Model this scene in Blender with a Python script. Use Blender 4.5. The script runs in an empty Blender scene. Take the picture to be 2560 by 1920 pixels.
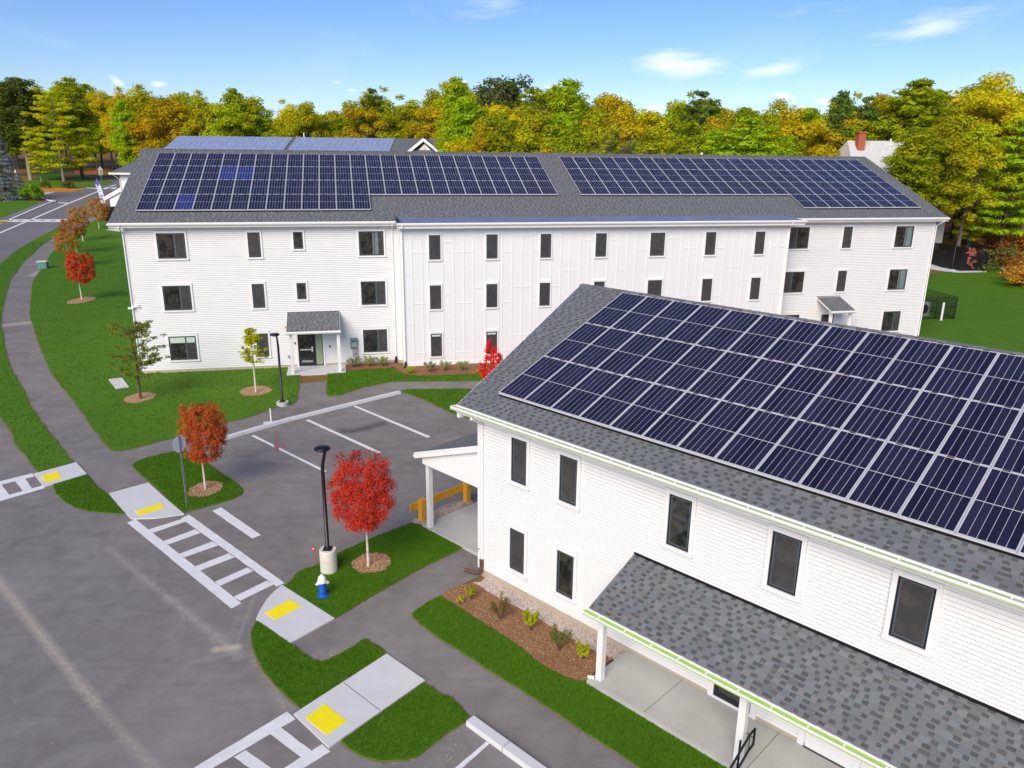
import bpy, bmesh, math, random
import numpy as np
from mathutils import Matrix, Vector, geometry


CLOUDS = [(0.193, 0.104, 0.111, 0.031, -0.05, 0.95),(0.314, 0.1, 0.077, 0.019, 0.22, 0.8),(0.494, 0.15, 0.133, 0.03, 0.22, 0.75),(-0.484, 0.076, 0.016, 0.011, -0.5, 1.1),(-0.435, 0.075, 0.019, 0.007, 0.0, 1.0),(-0.063, 0.081, 0.008, 0.004, 0.0, 1.2),(0.049, 0.074, 0.034, 0.01, 0.0, 1.15),(0.123, 0.064, 0.034, 0.008, 0.0, 1.15),(0.172, 0.054, 0.022, 0.006, 0.0, 1.1),(0.328, 0.068, 0.027, 0.007, -0.1, 1.2),(0.387, 0.063, 0.034, 0.008, 0.0, 1.2),(0.436, 0.063, 0.02, 0.007, 0.0, 1.2),(-0.218, 0.079, 0.017, 0.005, 0.0, 0.7),(-0.199, 0.07, 0.012, 0.003, 0.0, 1.0),(-0.019, 0.163, 0.114, 0.03, 0.1, 0.5),(0.335, 0.171, 0.123, 0.026, 0.15, 0.45)]
SC = bpy.context.scene
COL = SC.collection
R = math.radians
rnd = random.Random(11)
nrs = np.random.RandomState(5)

# ---------------------------------------------------------------- camera
CAM_H = 13.062
cam_d = bpy.data.cameras.new('camera')
cam_d.sensor_width = 36.0
cam_d.lens = 1921.4 / 2560 * 36.0
cam_d.clip_start = 0.1
cam_d.clip_end = 3000
cam = bpy.data.objects.new('camera', cam_d)
COL.objects.link(cam)
_p, _r = R(16.799), R(.667)
_f = Vector((0, math.cos(_p), -math.sin(_p)))
_d = Vector((0, -math.sin(_p), -math.cos(_p)))
_x = Vector((1, 0, 0))
_right = _x * math.cos(_r) - _d * math.sin(_r)
_down = _x * math.sin(_r) + _d * math.cos(_r)
_m = Matrix((_right, -_down, -_f)).transposed().to_4x4()
_m.translation = (0, 0, CAM_H)
cam.matrix_world = _m
SC.camera = cam

# ---------------------------------------------------------------- sky, sun, exposure
SUN_DIR = Vector((-.30, -.80, .60)).normalized()      # towards the sun: behind the camera, to the left
sun_el = math.asin(SUN_DIR.z)
sun_az = math.atan2(SUN_DIR.x, SUN_DIR.y)
world = bpy.data.worlds.new('World')
SC.world = world
world.use_nodes = True
wt = world.node_tree
wt.nodes.clear()


def wn(t, **k):
    n = wt.nodes.new(t)
    for a, b in k.items():
        setattr(n, a, b)
    return n


def wl(a, b):
    wt.links.new(a, b)


sky = wn('ShaderNodeTexSky', sky_type='NISHITA', sun_disc=False, sun_elevation=sun_el, sun_rotation=sun_az,
         altitude=50, air_density=1.0, dust_density=.25, ozone_density=2.6)
hs = wn('ShaderNodeHueSaturation')
hs.inputs['Saturation'].default_value = 1.22
hs.inputs['Value'].default_value = 1.0
hs.inputs['Hue'].default_value = .507
wl(sky.outputs[0], hs.inputs['Color'])
tn = wn('ShaderNodeMix', data_type='RGBA', blend_type='MULTIPLY')
tn.inputs['Factor'].default_value = 1
wl(hs.outputs[0], tn.inputs['A'])
tn.inputs['B'].default_value = (.87, .93, 1.16, 1)
# thin fair-weather clouds: noise stretched along the horizon, thickest where the photograph has its wisps
tc = wn('ShaderNodeTexCoord')
sep = wn('ShaderNodeSeparateXYZ')
wl(tc.outputs['Generated'], sep.inputs[0])


def wmath(op, a, b=None, c=None, clamp=False):
    n = wn('ShaderNodeMath', operation=op, use_clamp=clamp)
    for i, v in enumerate((a, b, c)):
        if v is None:
            continue
        if isinstance(v, (int, float)):
            n.inputs[i].default_value = v
        else:
            wl(v, n.inputs[i])
    return n.outputs[0]


zz = wmath('ADD', sep.outputs[2], .12)
cx_ = wmath('DIVIDE', sep.outputs[0], zz)
cy_ = wmath('DIVIDE', sep.outputs[1], zz)
cmb = wn('ShaderNodeCombineXYZ')
wl(cx_, cmb.inputs[0])
wl(wmath('MULTIPLY', cy_, .5), cmb.inputs[1])
n1 = wn('ShaderNodeTexNoise', noise_dimensions='3D')
n1.inputs['Scale'].default_value = 1.15
n1.inputs['Detail'].default_value = 7
n1.inputs['Roughness'].default_value = .58
n1.inputs['Distortion'].default_value = .35
wl(cmb.outputs[0], n1.inputs['Vector'])
veil = wmath('MULTIPLY', wmath('SUBTRACT', n1.outputs[0], .53, clamp=True), 2.2, clamp=True)


def cloud(px, py, sx, sy, tilt, amt):
    """one cloud bank round a sky direction given as (azimuth x/y, height z/y)"""
    ax = wmath('DIVIDE', sep.outputs[0], wmath('MAXIMUM', sep.outputs[1], .05))
    az = wmath('DIVIDE', sep.outputs[2], wmath('MAXIMUM', sep.outputs[1], .05))
    dx = wmath('SUBTRACT', ax, px)
    dz = wmath('SUBTRACT', az, py)
    dz = wmath('SUBTRACT', dz, wmath('MULTIPLY', dx, tilt))
    a = wmath('POWER', wmath('DIVIDE', dx, sx), 2)
    b = wmath('POWER', wmath('DIVIDE', dz, sy), 2)
    e = wmath('SUBTRACT', 1.0, wmath('SQRT', wmath('ADD', a, b)), clamp=True)
    front = wmath('GREATER_THAN', sep.outputs[1], .05)
    return wmath('MULTIPLY', wmath('MULTIPLY', e, front), amt)


n2 = wn('ShaderNodeTexNoise', noise_dimensions='3D')
n2.inputs['Scale'].default_value = 13
n2.inputs['Detail'].default_value = 6
n2.inputs['Roughness'].default_value = .62
cm2 = wn('ShaderNodeCombineXYZ')
wl(wmath('ADD', wmath('MULTIPLY', sep.outputs[0], .9), wmath('MULTIPLY', sep.outputs[2], -.9)), cm2.inputs[0])
wl(wmath('MULTIPLY', sep.outputs[2], 4.4), cm2.inputs[2])
wl(cm2.outputs[0], n2.inputs['Vector'])
banks = None
for a in CLOUDS:
    c = cloud(*a)
    banks = c if banks is None else wmath('MAXIMUM', banks, c)
soft = wmath('MULTIPLY', wmath('SUBTRACT', n2.outputs[0], .5), 1.9)
puff = wmath('MULTIPLY', wmath('SUBTRACT', wmath('ADD', wmath('MULTIPLY', banks, 1.0), soft), .30, clamp=True), 1.0, clamp=True)
puff = wmath('MULTIPLY', wmath('MULTIPLY', puff, wmath('MULTIPLY', banks, 1.6, clamp=True)), .9)
cmask = wmath('MAXIMUM', wmath('MULTIPLY', veil, .22), puff, clamp=True)
mixc = wn('ShaderNodeMix', data_type='RGBA')
wl(cmask, mixc.inputs['Factor'])
wl(tn.outputs['Result'], mixc.inputs['A'])
mixc.inputs['B'].default_value = (10.5, 10.6, 11.0, 1)
bg = wn('ShaderNodeBackground')
bg.inputs[1].default_value = .095
wl(mixc.outputs['Result'], bg.inputs[0])
wo = wn('ShaderNodeOutputWorld')
wl(bg.outputs[0], wo.inputs[0])

sun_d = bpy.data.lights.new('sun', 'SUN')
sun_d.energy = 3.4
sun_d.angle = R(42)
sun_d.color = (1, .88, .71)
sun = bpy.data.objects.new('sun', sun_d)
COL.objects.link(sun)
sun.rotation_euler = SUN_DIR.to_track_quat('Z', 'Y').to_euler()

SC.view_settings.view_transform = 'Standard'
SC.view_settings.look = 'None'
SC.view_settings.gamma = 1
SC.view_settings.exposure = .36
SC.view_settings.use_curve_mapping = False
SC.cycles.max_bounces = 6
SC.cycles.transparent_max_bounces = 4

# ---------------------------------------------------------------- survey of the site (metres, x right, y away, z up)
LAWN = {'main':[(-71.977,134.671),(-70.661,130.175),(-68.044,121.578),(-65.335,113.274),(-61.184,103.308),(-57.193,94.836),(-52.543,85.44),(-50.608,81.377),(-48.395,76.971),(-45.759,72.395),(-42.431,66.692),(-39.542,61.783),(-38.143,59.581),(-35.951,56.377),(-34.8,54.559),(-31.013,49.08),(-27.732,44.375),(-25.507,41.59),(-23.669,39.373),(-21.952,37.118),(-20.71,35.521),(-19.383,33.842),(-18.259,32.488),(-17.961,32.175),(-17.802,32.067),(-17.639,32.091),(-17.265,32.329),(-16.473,33.228),(-15.717,34.004),(-15.021,35.049),(-14.185,36.087),(-13.636,36.525),(-13.105,37.311),(-12.533,38.333),(-12.008,38.793),(-11.738,39.014),(-11.682,39.417),(-11.766,40.098),(-12.305,42.421),(-12.922,45.001),(-12.936,45.842),(-13.508,46.587),(-22.497,44.627),(-26.492,62.946),(-24.857,70.467),(-65.58,128.654),(-69.518,132.801)],'verge':[(-74.296,128.124),(-67.987,115.27),(-67.485,113.629),(-66.017,108.914),(-62.884,101.879),(-60.67,97.305),(-58.67,92.587),(-55.84,86.975),(-53.691,82.776),(-51.424,78.218),(-48.71,73.495),(-45.959,68.722),(-43.481,64.506),(-41.066,60.536),(-38.348,56.25),(-37.518,55.179),(-34.498,50.606),(-31.001,45.631),(-28.942,43.005),(-27.047,40.645),(-24.92,37.755),(-23.163,35.663),(-21.351,33.573),(-19.89,31.872),(-18.965,30.822),(-19.754,29.652),(-20.482,30.431),(-21.728,31.815),(-22.957,33.119),(-23.654,34.117),(-24.538,35.167),(-25.698,36.385),(-28.75,39.137),(-35.875,47.101),(-44.731,58.761),(-52.239,72.998),(-59.353,89.033),(-62.17,94.937),(-65.26,101.652),(-68.417,109.385),(-70.602,115.924),(-71.473,119.707),(-73.924,127.118)],'left_island':[(-18.419,28.404),(-17.623,29.439),(-16.643,28.303),(-15.749,27.524),(-14.884,26.513),(-14.322,25.901),(-14.972,25.987),(-15.841,26.093),(-16.477,26.405),(-17.317,27.06),(-17.911,27.68)],'island':[(-16.24,30.472),(-16.269,30.816),(-15.949,31.445),(-14.967,32.212),(-14.783,32.274),(-14.125,31.683),(-13.174,30.822),(-12.084,29.68),(-11.179,28.759),(-10.726,28.17),(-10.609,27.736),(-10.796,27.305),(-11.244,26.879),(-11.919,26.326),(-12.218,26.058),(-13.19,27.102),(-14.298,28.369),(-14.883,28.964),(-15.63,29.739)],'hydrant':[(-7.029,21.129),(-6.959,21.299),(-6.881,21.45),(-6.855,21.868),(-6.664,22.145),(-6.284,22.432),(-6.287,22.471),(-5.759,23.252),(-4.742,24.375),(-4.267,24.851),(-3.621,25.471),(-3.5,25.412),(-3.195,25.237),(-1.574,23.726),(-2.066,23.18),(-2.992,22.152),(-3.953,20.93),(-4.968,19.614),(-4.154,20.677),(-4.757,19.852),(-5.071,19.421),(-7.109,21.135)],'south':[(-7.27,19.239),(-6.031,18.194),(-5.736,17.936),(-5.426,17.669),(-5.177,17.486),(-4.996,17.436),(-4.814,17.519),(-4.536,17.794),(-4.228,18.132),(-4.104,18.391),(-3.975,18.451),(-3.782,18.254),(-3.567,18.117),(-3.328,17.816),(-4.111,16.727),(-5.073,15.634),(-5.485,16.017),(-5.818,16.358),(-6.122,16.712),(-6.437,17.078),(-6.764,17.589),(-7.044,18.127),(-7.273,18.693),(-7.298,19.179)],'corner':[(-2.166,16.63),(-1.906,16.426),(-1.688,16.196),(-1.406,16.087),(-1.316,15.918),(-1.151,15.754),(-1.065,15.592),(-0.942,15.432),(-1.042,15.22),(-1.387,14.906),(-1.712,14.505),(-2.023,14.121),(-2.286,14.002),(-2.872,13.97),(-3.323,14.148),(-3.651,14.379),(-3.834,14.569)],'porch':[(-2.813,19.539),(-2.856,19.696),(-2.803,19.818),(-2.484,20.274),(-2.098,20.664),(-1.835,20.372),(-1.334,19.888),(-0.849,19.345),(-0.163,18.685),(0.273,18.196),(0.689,17.66),(1.088,17.214),(1.478,16.908),(1.83,16.761),(2.094,16.796),(2.022,16.658),(4.138,14.603),(6.377,12.386),(5.248,11.224),(3.381,13.383),(2.91,13.882),(2.699,14.102),(2.227,14.568),(1.725,15.007),(1.381,15.365),(0.949,15.79),(0.381,16.348),(-0.342,16.999),(-1.205,17.826),(-1.943,18.506),(-2.541,19.159)],'facade':[(-11.211,44.901),(-10.649,42.18),(-10.286,40.776),(-10.126,40.497),(-9.554,40.69),(-8.554,42.263),(-7.12,43.416),(-4.663,43.612),(-1.907,43.789),(1.803,44.103),(1.857,45.695),(-1.972,45.29),(-4.776,44.729),(-6.383,44.764),(-7.166,45.592),(-7.481,46.398),(-9.252,45.962),(-10.589,45.446)],'triangle':[(-6.239,41.496),(-6.199,41.796),(-5.05,41.986),(-2.245,42.153),(0.464,42.328),(0.22,34.094),(-1.917,36.745),(-3.294,38.159),(-2.937,37.613),(-4.652,39.866)],'right':[(31.826,48.03),(26.072,74.41),(51.715,91.558),(52.113,90.901),(56.278,91.591),(62.366,101.566),(61.961,99.613),(60.286,95.843),(58.795,91.879),(57.348,89.076),(55.734,85.195),(54.21,81.254),(50.436,67.454),(36.267,45.581),(32.884,50.19)],'far_left':[(-106.254,162.699),(-104.343,163.476),(-97.222,160.354),(-95.301,157.876),(-94.165,154.377),(-91.894,145.089),(-88.694,134.957),(-83.522,119.048),(-113.216,161.991)],'far_bank':[(-131.431,209.728),(-124.277,207.956),(-116.777,205.382),(-106.414,199.864),(-103.741,196.096),(-103.419,191.398),(-106.428,191.785),(-108.77,189.946),(-114.517,190.743),(-112.816,186.433),(-121.287,197.87)],'far_bank2':[(-125.906,227.818),(-115.989,216.781),(-109.573,211.902),(-105.266,207.88),(-102.703,201.208),(-102.683,195.429),(-106.414,199.864),(-119.14,212.434)],'far_bank3':[(-136.399,226.199),(-138.783,237.269),(-134.396,235.595),(-126.007,223.487),(-118.646,208.75),(-127.712,211.204)]}
PAVED = {'parking_lot':[(-17.41,13.804),(-31.182,38.363),(-26.863,39.208),(-17.945,34.032),(-13.485,42.723),(-6.726,44.241),(2.9,44.639),(4.871,40.404),(1.817,23.479),(-0.151,22.602),(-1.546,21.309),(1.919,16.409),(7.519,10.692),(8.673,9.069),(-13.13,8.253)],'road':[(-58.873,88.271),(-61.769,94.301),(-64.771,100.863),(-67.852,108.448),(-70.204,115.216),(-71.016,118.914),(-73.506,126.551),(-75.811,135.393),(-73.722,139.444),(-82.896,161.45),(-92.1,186.576),(-108.659,225.759),(-109.549,221.775),(-113.672,223.24),(-129.599,234.019),(-137.659,239.878),(-144.33,246.332),(-152.029,246.331),(-148.538,240.556),(-140.371,239.434),(-127.013,229.865),(-116.811,218.66),(-110.47,213.678),(-104.707,207.055),(-102.308,200.415),(-103.04,190.678),(-100.957,182.157),(-102.223,180.339),(-108.174,179.894),(-103.525,171.298),(-96.153,161.568),(-95.448,157.334),(-91.38,144.248),(-88.462,134.59),(-84.537,122.429),(-71.145,94.97),(-53.702,72.897)],'footpath':[(-72.633,138.98),(-71.977,134.671),(-70.169,129.233),(-67.38,120.342),(-64.739,112.193),(-60.964,103.309),(-57.125,94.842),(-52.481,85.445),(-50.549,81.381),(-48.339,76.975),(-45.707,72.399),(-42.382,66.695),(-39.496,61.786),(-38.099,59.584),(-35.908,56.38),(-34.58,54.571),(-30.813,49.09),(-27.549,44.383),(-25.334,41.597),(-23.505,39.379),(-21.796,37.124),(-20.559,35.526),(-19.239,33.847),(-17.567,31.944),(-16.882,31.965),(-15.377,28.795),(-15.785,27.595),(-18.852,30.738),(-19.017,30.82),(-19.943,31.87),(-21.406,33.571),(-23.221,35.661),(-24.981,37.753),(-27.112,40.642),(-29.01,43.002),(-31.074,45.628),(-34.578,50.602),(-37.604,55.174),(-38.435,56.245),(-41.159,60.531),(-43.58,64.5),(-46.064,68.716),(-48.821,73.488),(-51.541,78.21),(-53.815,82.767),(-55.969,86.964),(-58.807,92.575),(-60.813,97.292),(-63.033,101.865),(-66.176,108.898),(-67.653,113.617),(-68.158,115.257),(-70.767,123.116),(-74.338,133.933),(-75.591,140.99)]}
RAMP = {'r1':[(-19.831,29.455),(-18.758,30.689),(-17.648,29.486),(-18.65,28.158)],'r2':[(-15.799,27.623),(-14.727,28.69),(-14.167,28.075),(-13.132,26.966),(-12.137,25.931),(-13.05,25.579),(-13.903,25.507),(-14.95,26.646)],'r3':[(-7.114,21.149),(-5.084,19.396),(-6.036,18.211),(-7.332,19.319),(-7.348,19.541),(-7.356,19.799),(-7.345,20.063),(-7.335,20.333),(-7.294,20.576),(-7.242,20.787)],'r4':[(-3.306,17.774),(-2.143,16.704),(-4.074,14.348),(-5.166,15.419)]}
PAD = {'r1':[(-19.36,29.149),(-19.013,29.722),(-18.421,29.019),(-18.783,28.545)],'r2':[(-14.029,26.076),(-13.398,26.822),(-13.095,26.401),(-13.697,25.739)],'r3':[(-7.166,19.608),(-6.628,20.328),(-6.197,19.954),(-6.769,19.268)],'r4':[(-4.851,15.289),(-4.498,15.766),(-3.832,15.183),(-4.212,14.711)]}
JOINT4 = [(-4.205,16.565),(-3.104,15.558)]
MARK = {'crosswalk_main':[[(-13.937,25.248),(-13.756,25.524),(-8.048,20.159),(-8.247,19.876)],[(-12.127,25.628),(-11.971,25.949),(-7.08,21.31),(-7.257,21.081)],[(-12.943,24.72),(-12.001,25.669),(-11.815,25.424),(-12.652,24.504)],[(-12.066,23.86),(-11.28,24.796),(-10.983,24.534),(-11.746,23.681)],[(-11.149,23.022),(-10.339,23.924),(-10.025,23.656),(-10.853,22.812)],[(-10.316,22.183),(-9.483,23.113),(-9.186,22.86),(-9.99,21.996)],[(-9.305,21.308),(-8.558,22.222),(-8.287,22.015),(-9.035,21.105)],[(-8.406,20.489),(-7.681,21.435),(-7.393,21.213),(-8.123,20.283)]],'crosswalk_left':[[(-21.377,28.097),(-19.981,29.564),(-19.696,29.251),(-21.135,27.736)],[(-20.351,26.57),(-18.851,28.361),(-18.604,28.1),(-20.131,26.243)],[(-20.211,28.766),(-19.974,29.053),(-19.105,28.086),(-19.302,27.83)],[(-20.767,28.114),(-20.509,28.39),(-19.612,27.462),(-19.852,27.173)]],'crosswalk_near':[[(-5.367,15.531),(-5.092,15.284),(-6.886,13.294),(-7.196,13.396)],[(-4.264,14.475),(-4.017,14.254),(-5.634,12.58),(-5.881,12.734)],[(-5.555,14.789),(-5.387,15.02),(-4.421,14.248),(-4.594,14.036)],[(-6.134,14.058),(-5.944,14.272),(-4.966,13.581),(-5.177,13.383)],[(-6.737,13.338),(-6.553,13.557),(-5.536,12.858),(-5.725,12.657)]],'stop_line':[[(-11.226,26.279),(-11.018,26.588),(-8.811,24.436),(-9.032,24.168)]],'stall_line':[[(-12.369,34.218),(-12.271,34.347),(-7.834,30.165),(-7.901,30.03)],[(-10.376,36.503),(-10.256,36.64),(-5.856,32.335),(-5.972,32.163)],[(-8.438,38.794),(-8.34,38.928),(-3.866,34.435),(-3.994,34.243)],[(-0.501,14.622),(-0.42,14.565),(-1.797,12.792),(-1.937,12.87)]],'road_line':[[(-78.658,119.103),(-83.008,134.465),(-82.217,133.467),(-77.789,117.729)],[(-83.008,134.465),(-89.757,157.935),(-88.779,156.472),(-82.217,133.467)],[(-89.757,157.935),(-96.865,184.069),(-95.793,182.367),(-88.779,156.472)],[(-97.673,188.338),(-100.934,200.599),(-100.094,199.037),(-96.703,186.688)],[(-86.136,133.572),(-76.886,134.554),(-76.341,133.385),(-85.607,132.562)],[(-85.177,131.558),(-76.711,132.454),(-76.02,131.041),(-84.577,130.438)],[(-92.418,159.569),(-90.476,159.346),(-89.757,157.935),(-91.681,158.153)],[(-96.376,188.501),(-97.578,192.613),(-96.584,192.741),(-95.199,188.352)],[(-98.204,188.57),(-99.298,192.392),(-98.372,192.511),(-96.885,188.14)],[(-103.681,191.365),(-99.965,189.851),(-98.954,187.88),(-102.794,189.947)],[(-84.862,132.628),(-84.023,132.702),(-83.933,131.594),(-84.764,131.52)],[(-83.184,132.777),(-82.25,132.86),(-82.173,131.749),(-83.1,131.667)],[(-81.315,132.943),(-80.379,133.026),(-80.317,131.912),(-81.246,131.831)],[(-79.63,133.093),(-78.692,133.176),(-78.643,132.06),(-79.574,131.978)],[(-77.94,133.243),(-77.0,133.327),(-76.965,132.208),(-77.898,132.126)]],'yellow_line':[[(-87.751,131.923),(-85.7,132.553),(-84.792,130.784),(-86.682,130.254)],[(-84.958,127.56),(-84.693,128.636),(-84.793,129.553),(-84.06,127.637)]]}
KERB = {'kerb_front':[(-13.7,33.59),(-12.952,34.556),(-11.269,36.557),(-7.343,40.401),(-6.391,41.292)],'kerb_front_near':[(-13.544,33.133),(-6.344,41.257)],'kerb_near':[(-0.828,15.336),(-0.922,15.213),(0.536,13.651),(0.929,13.657)],'far_kerb':[[(-103.868,171.882),(-96.202,162.899),(-95.657,161.843),(-103.04,170.364)],[(-96.202,162.899),(-94.489,162.303),(-93.664,160.737),(-95.657,161.843)],[(-94.25,161.774),(-89.87,147.101),(-90.749,148.404),(-94.592,161.958)],[(-89.87,147.101),(-85.327,132.586),(-85.961,133.132),(-90.749,148.404)]]}
BED = {'mulch':[(-2.098,20.664),(-2.058,20.751),(-1.885,20.974),(-1.517,21.249),(-1.183,21.393),(-0.93,21.217),(-0.674,20.868),(-0.429,20.639),(0.374,19.906),(0.956,19.366),(1.384,18.921),(1.796,18.492),(2.197,18.128),(2.432,17.927),(2.803,17.666),(2.272,17.172),(2.114,16.796),(1.83,16.761),(1.478,16.908),(1.088,17.214),(0.689,17.66),(0.273,18.196),(-0.163,18.685),(-0.849,19.345),(-1.334,19.888),(-1.835,20.372)],'gravel':[(-1.183,21.393),(-0.915,21.444),(-0.753,21.725),(-0.69,21.76),(3.291,17.893),(2.984,17.577),(2.432,17.927),(2.197,18.128),(1.796,18.492),(1.384,18.921),(0.956,19.366),(0.374,19.906),(-0.429,20.639),(-0.674,20.868),(-0.93,21.217)],'gravel_rail':[(-3.642,25.492),(-3.498,25.376),(-3.196,25.324),(-2.829,25.715),(-1.454,27.161),(-1.561,27.498),(-1.857,27.467),(-2.578,26.887),(-2.905,26.466),(-3.427,25.864)],'mulch_A':[(-10.589,45.446),(-9.252,45.962),(-7.578,46.394),(-7.47,46.653),(-6.397,44.865),(-4.776,44.729),(-1.972,45.29),(1.857,45.695),(4.398,48.957),(-6.838,46.506),(-7.597,47.641),(-10.528,47.002)],'leaf_far':[(-129.755,233.994),(-135.501,245.239),(-134.872,253.254),(-129.11,254.246),(-115.428,233.947),(-109.753,222.366),(-114.16,224.219)],'leaf_bank':[(-108.358,179.871),(-112.862,187.914),(-113.981,193.95),(-108.374,189.237),(-104.126,187.526),(-102.924,189.93),(-100.957,182.157),(-102.223,180.339)],'driveway':[(-108.085,179.63),(-104.574,180.055),(-101.693,169.66),(-103.408,171.311)],'leaf_right':[(69.696,130.541),(73.739,130.863),(73.074,124.486),(69.236,111.689),(58.975,88.764),(57.485,84.527),(63.685,86.269),(104.139,144.21),(87.628,154.392),(73.389,141.567)]}
TREE = {'red_front':(-4.63,22.33,1.42,3.83,2.07,-0.09),'orange_red':(-12.19,28.12,1.29,3.55,1.76,0.16),'red_small':(-38.38,67.54,1.59,4.09,2.42,0.34),'o1':(-65.95,123.96,1.19,4.65,3.37,0.2),'o2':(-61.87,111.48,1.78,4.8,3.05,-0.22),'o3':(-56.26,99.49,1.83,4.15,3.09,-0.06),'o4':(-50.46,87.35,1.4,3.9,2.68,0.03),'young':(-20.09,39.53,1.51,4.26,3.57,0.52),'yellow':(-14.31,40.94,1.73,3.72,1.77,0.06),'cone':(-1.23,43.38,0.2,2.95,1.7,0.04),'pink':(54.45,92.2,0.38,2.66,1.72,-0.14),'spruce':(-105.67,162.82,-0.0,14.29,7.53,0.68)}
RING = {'red_front':(-4.55,22.54,0.64,0.65),'orange_red':(-12.17,28.12,0.62,0.76),'red_small':(-38.25,67.26,0.93,1.68),'young':(-20.25,39.74,0.73,0.92),'yellow':(-14.39,41.21,0.84,0.9)}
OBJ = {'lamp1':(-5.85,22.05,4.33),'lamp1base':(-5.85,22.05,0.78),'lamp2':(-12.21,38.86,3.93),'lamp2base':(-12.21,38.86,0.2),'lamp3':(52.77,92.72,4.37),'hydrant':(-5.69,20.56,0.77),'marker':(-6.37,22.5,0.6),'stop':(-12.32,26.65,2.84),'stake':(-11.97,36.03,0.67),'rail1':(-3.24,25.64,0.92),'rail2':(-1.7,27.27,0.69),'ubox':(-52.62,85.92,1.2),'ubox_r':(-54.07,89.33,0.74),'slab':[(-23.623,43.063),(-23.001,43.411),(-21.742,41.649),(-22.304,41.269)],'lamp_far':(-130.19,207.54,2.22),'sign_far':(-107.09,205.77,4.0),'yew':[(-99.984,161.892),(-103.703,164.613),(-98.75,163.58)],'shrub_far':[(-111.556,188.224),(-107.018,189.846)],'flag':(-78.81,151.23,5.51),'fence1':[(52.805,97.787),(52.645,94.729),(53.034,93.545),(53.324,91.915),(56.691,92.411)],'fence1h':(56.69,92.41,2.24),'fence1back':[(58.17,106.16),(58.316,103.785),(59.415,101.593)],'fence2':[(34.113,63.355),(35.325,63.307),(37.065,63.52)],'fence2h':(37.07,63.52,1.87),'sock':[(62.62,101.867),(61.961,99.613),(60.286,95.843)],'sock2':[(55.473,84.777),(54.795,82.787),(54.034,80.515)],'sock3':[(72.112,125.937),(71.667,123.779),(70.312,120.194),(67.431,115.104)],'sock4':[(60.04,95.078),(57.56,89.53),(55.603,84.986)],'shrubsA':[(-9.886,46.33),(-8.949,46.589),(-8.17,46.733),(-5.058,45.437),(-4.161,45.79),(-3.078,45.872),(-6.221,45.111),(-2.119,45.388)],'shrubsB':[(-1.171,20.453),(-0.241,19.419),(0.63,18.884),(1.378,18.009),(1.974,17.618),(-1.456,20.196)],'blackfence':[(-68.93,131.807),(-68.321,133.344),2.5]}
BATTEN = {'vert':[16.2,16.82,17.18,18.08,18.75,19.37,19.98,20.72,21.59,21.78,22.41,23.05,23.66,24.16,24.93,25.54,26.14,26.8,27.36,27.72,28.64,29.29,29.94,30.51,31.3,32.57,32.97,33.59,33.7,34.19,34.78,35.22,36.09,36.7,37.31,37.86,38.14,38.81,39.66,40.0,40.57],'horiz':[(16.2,17.13,7.18),(18.09,18.66,7.79),(18.74,19.9,7.17),(19.98,20.67,8.11),(21.64,22.38,7.15),(22.45,23.6,8.11),(23.69,24.07,7.16),(25.04,25.53,8.09),(26.82,27.69,7.8),(25.56,26.74,5.91),(28.65,29.24,7.79),(30.56,31.31,7.17),(29.29,30.48,5.9),(32.64,33.63,7.83),(15.57,16.14,5.93),(18.09,18.67,4.65),(16.19,17.12,4.05),(18.74,19.88,4.02),(19.98,20.65,4.94),(21.64,22.37,4.01),(22.42,23.61,4.95),(23.68,24.05,4.01),(25.03,25.49,4.94),(32.57,33.56,4.66),(15.56,16.13,2.79),(18.06,18.65,1.52),(16.21,17.03,0.92),(18.73,19.87,0.88),(19.97,20.62,1.83),(21.64,22.3,0.89),(22.39,23.56,1.83),(33.64,34.86,7.19),(36.12,36.74,7.19),(38.09,38.68,8.15),(39.66,39.98,7.85),(40.02,41.23,7.23),(36.78,37.96,5.94),(38.02,38.66,5.02),(39.66,39.94,4.69),(40.01,41.18,4.09),(36.07,36.74,4.02),(33.78,34.78,4.06),(34.89,35.09,4.99)]}
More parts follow.
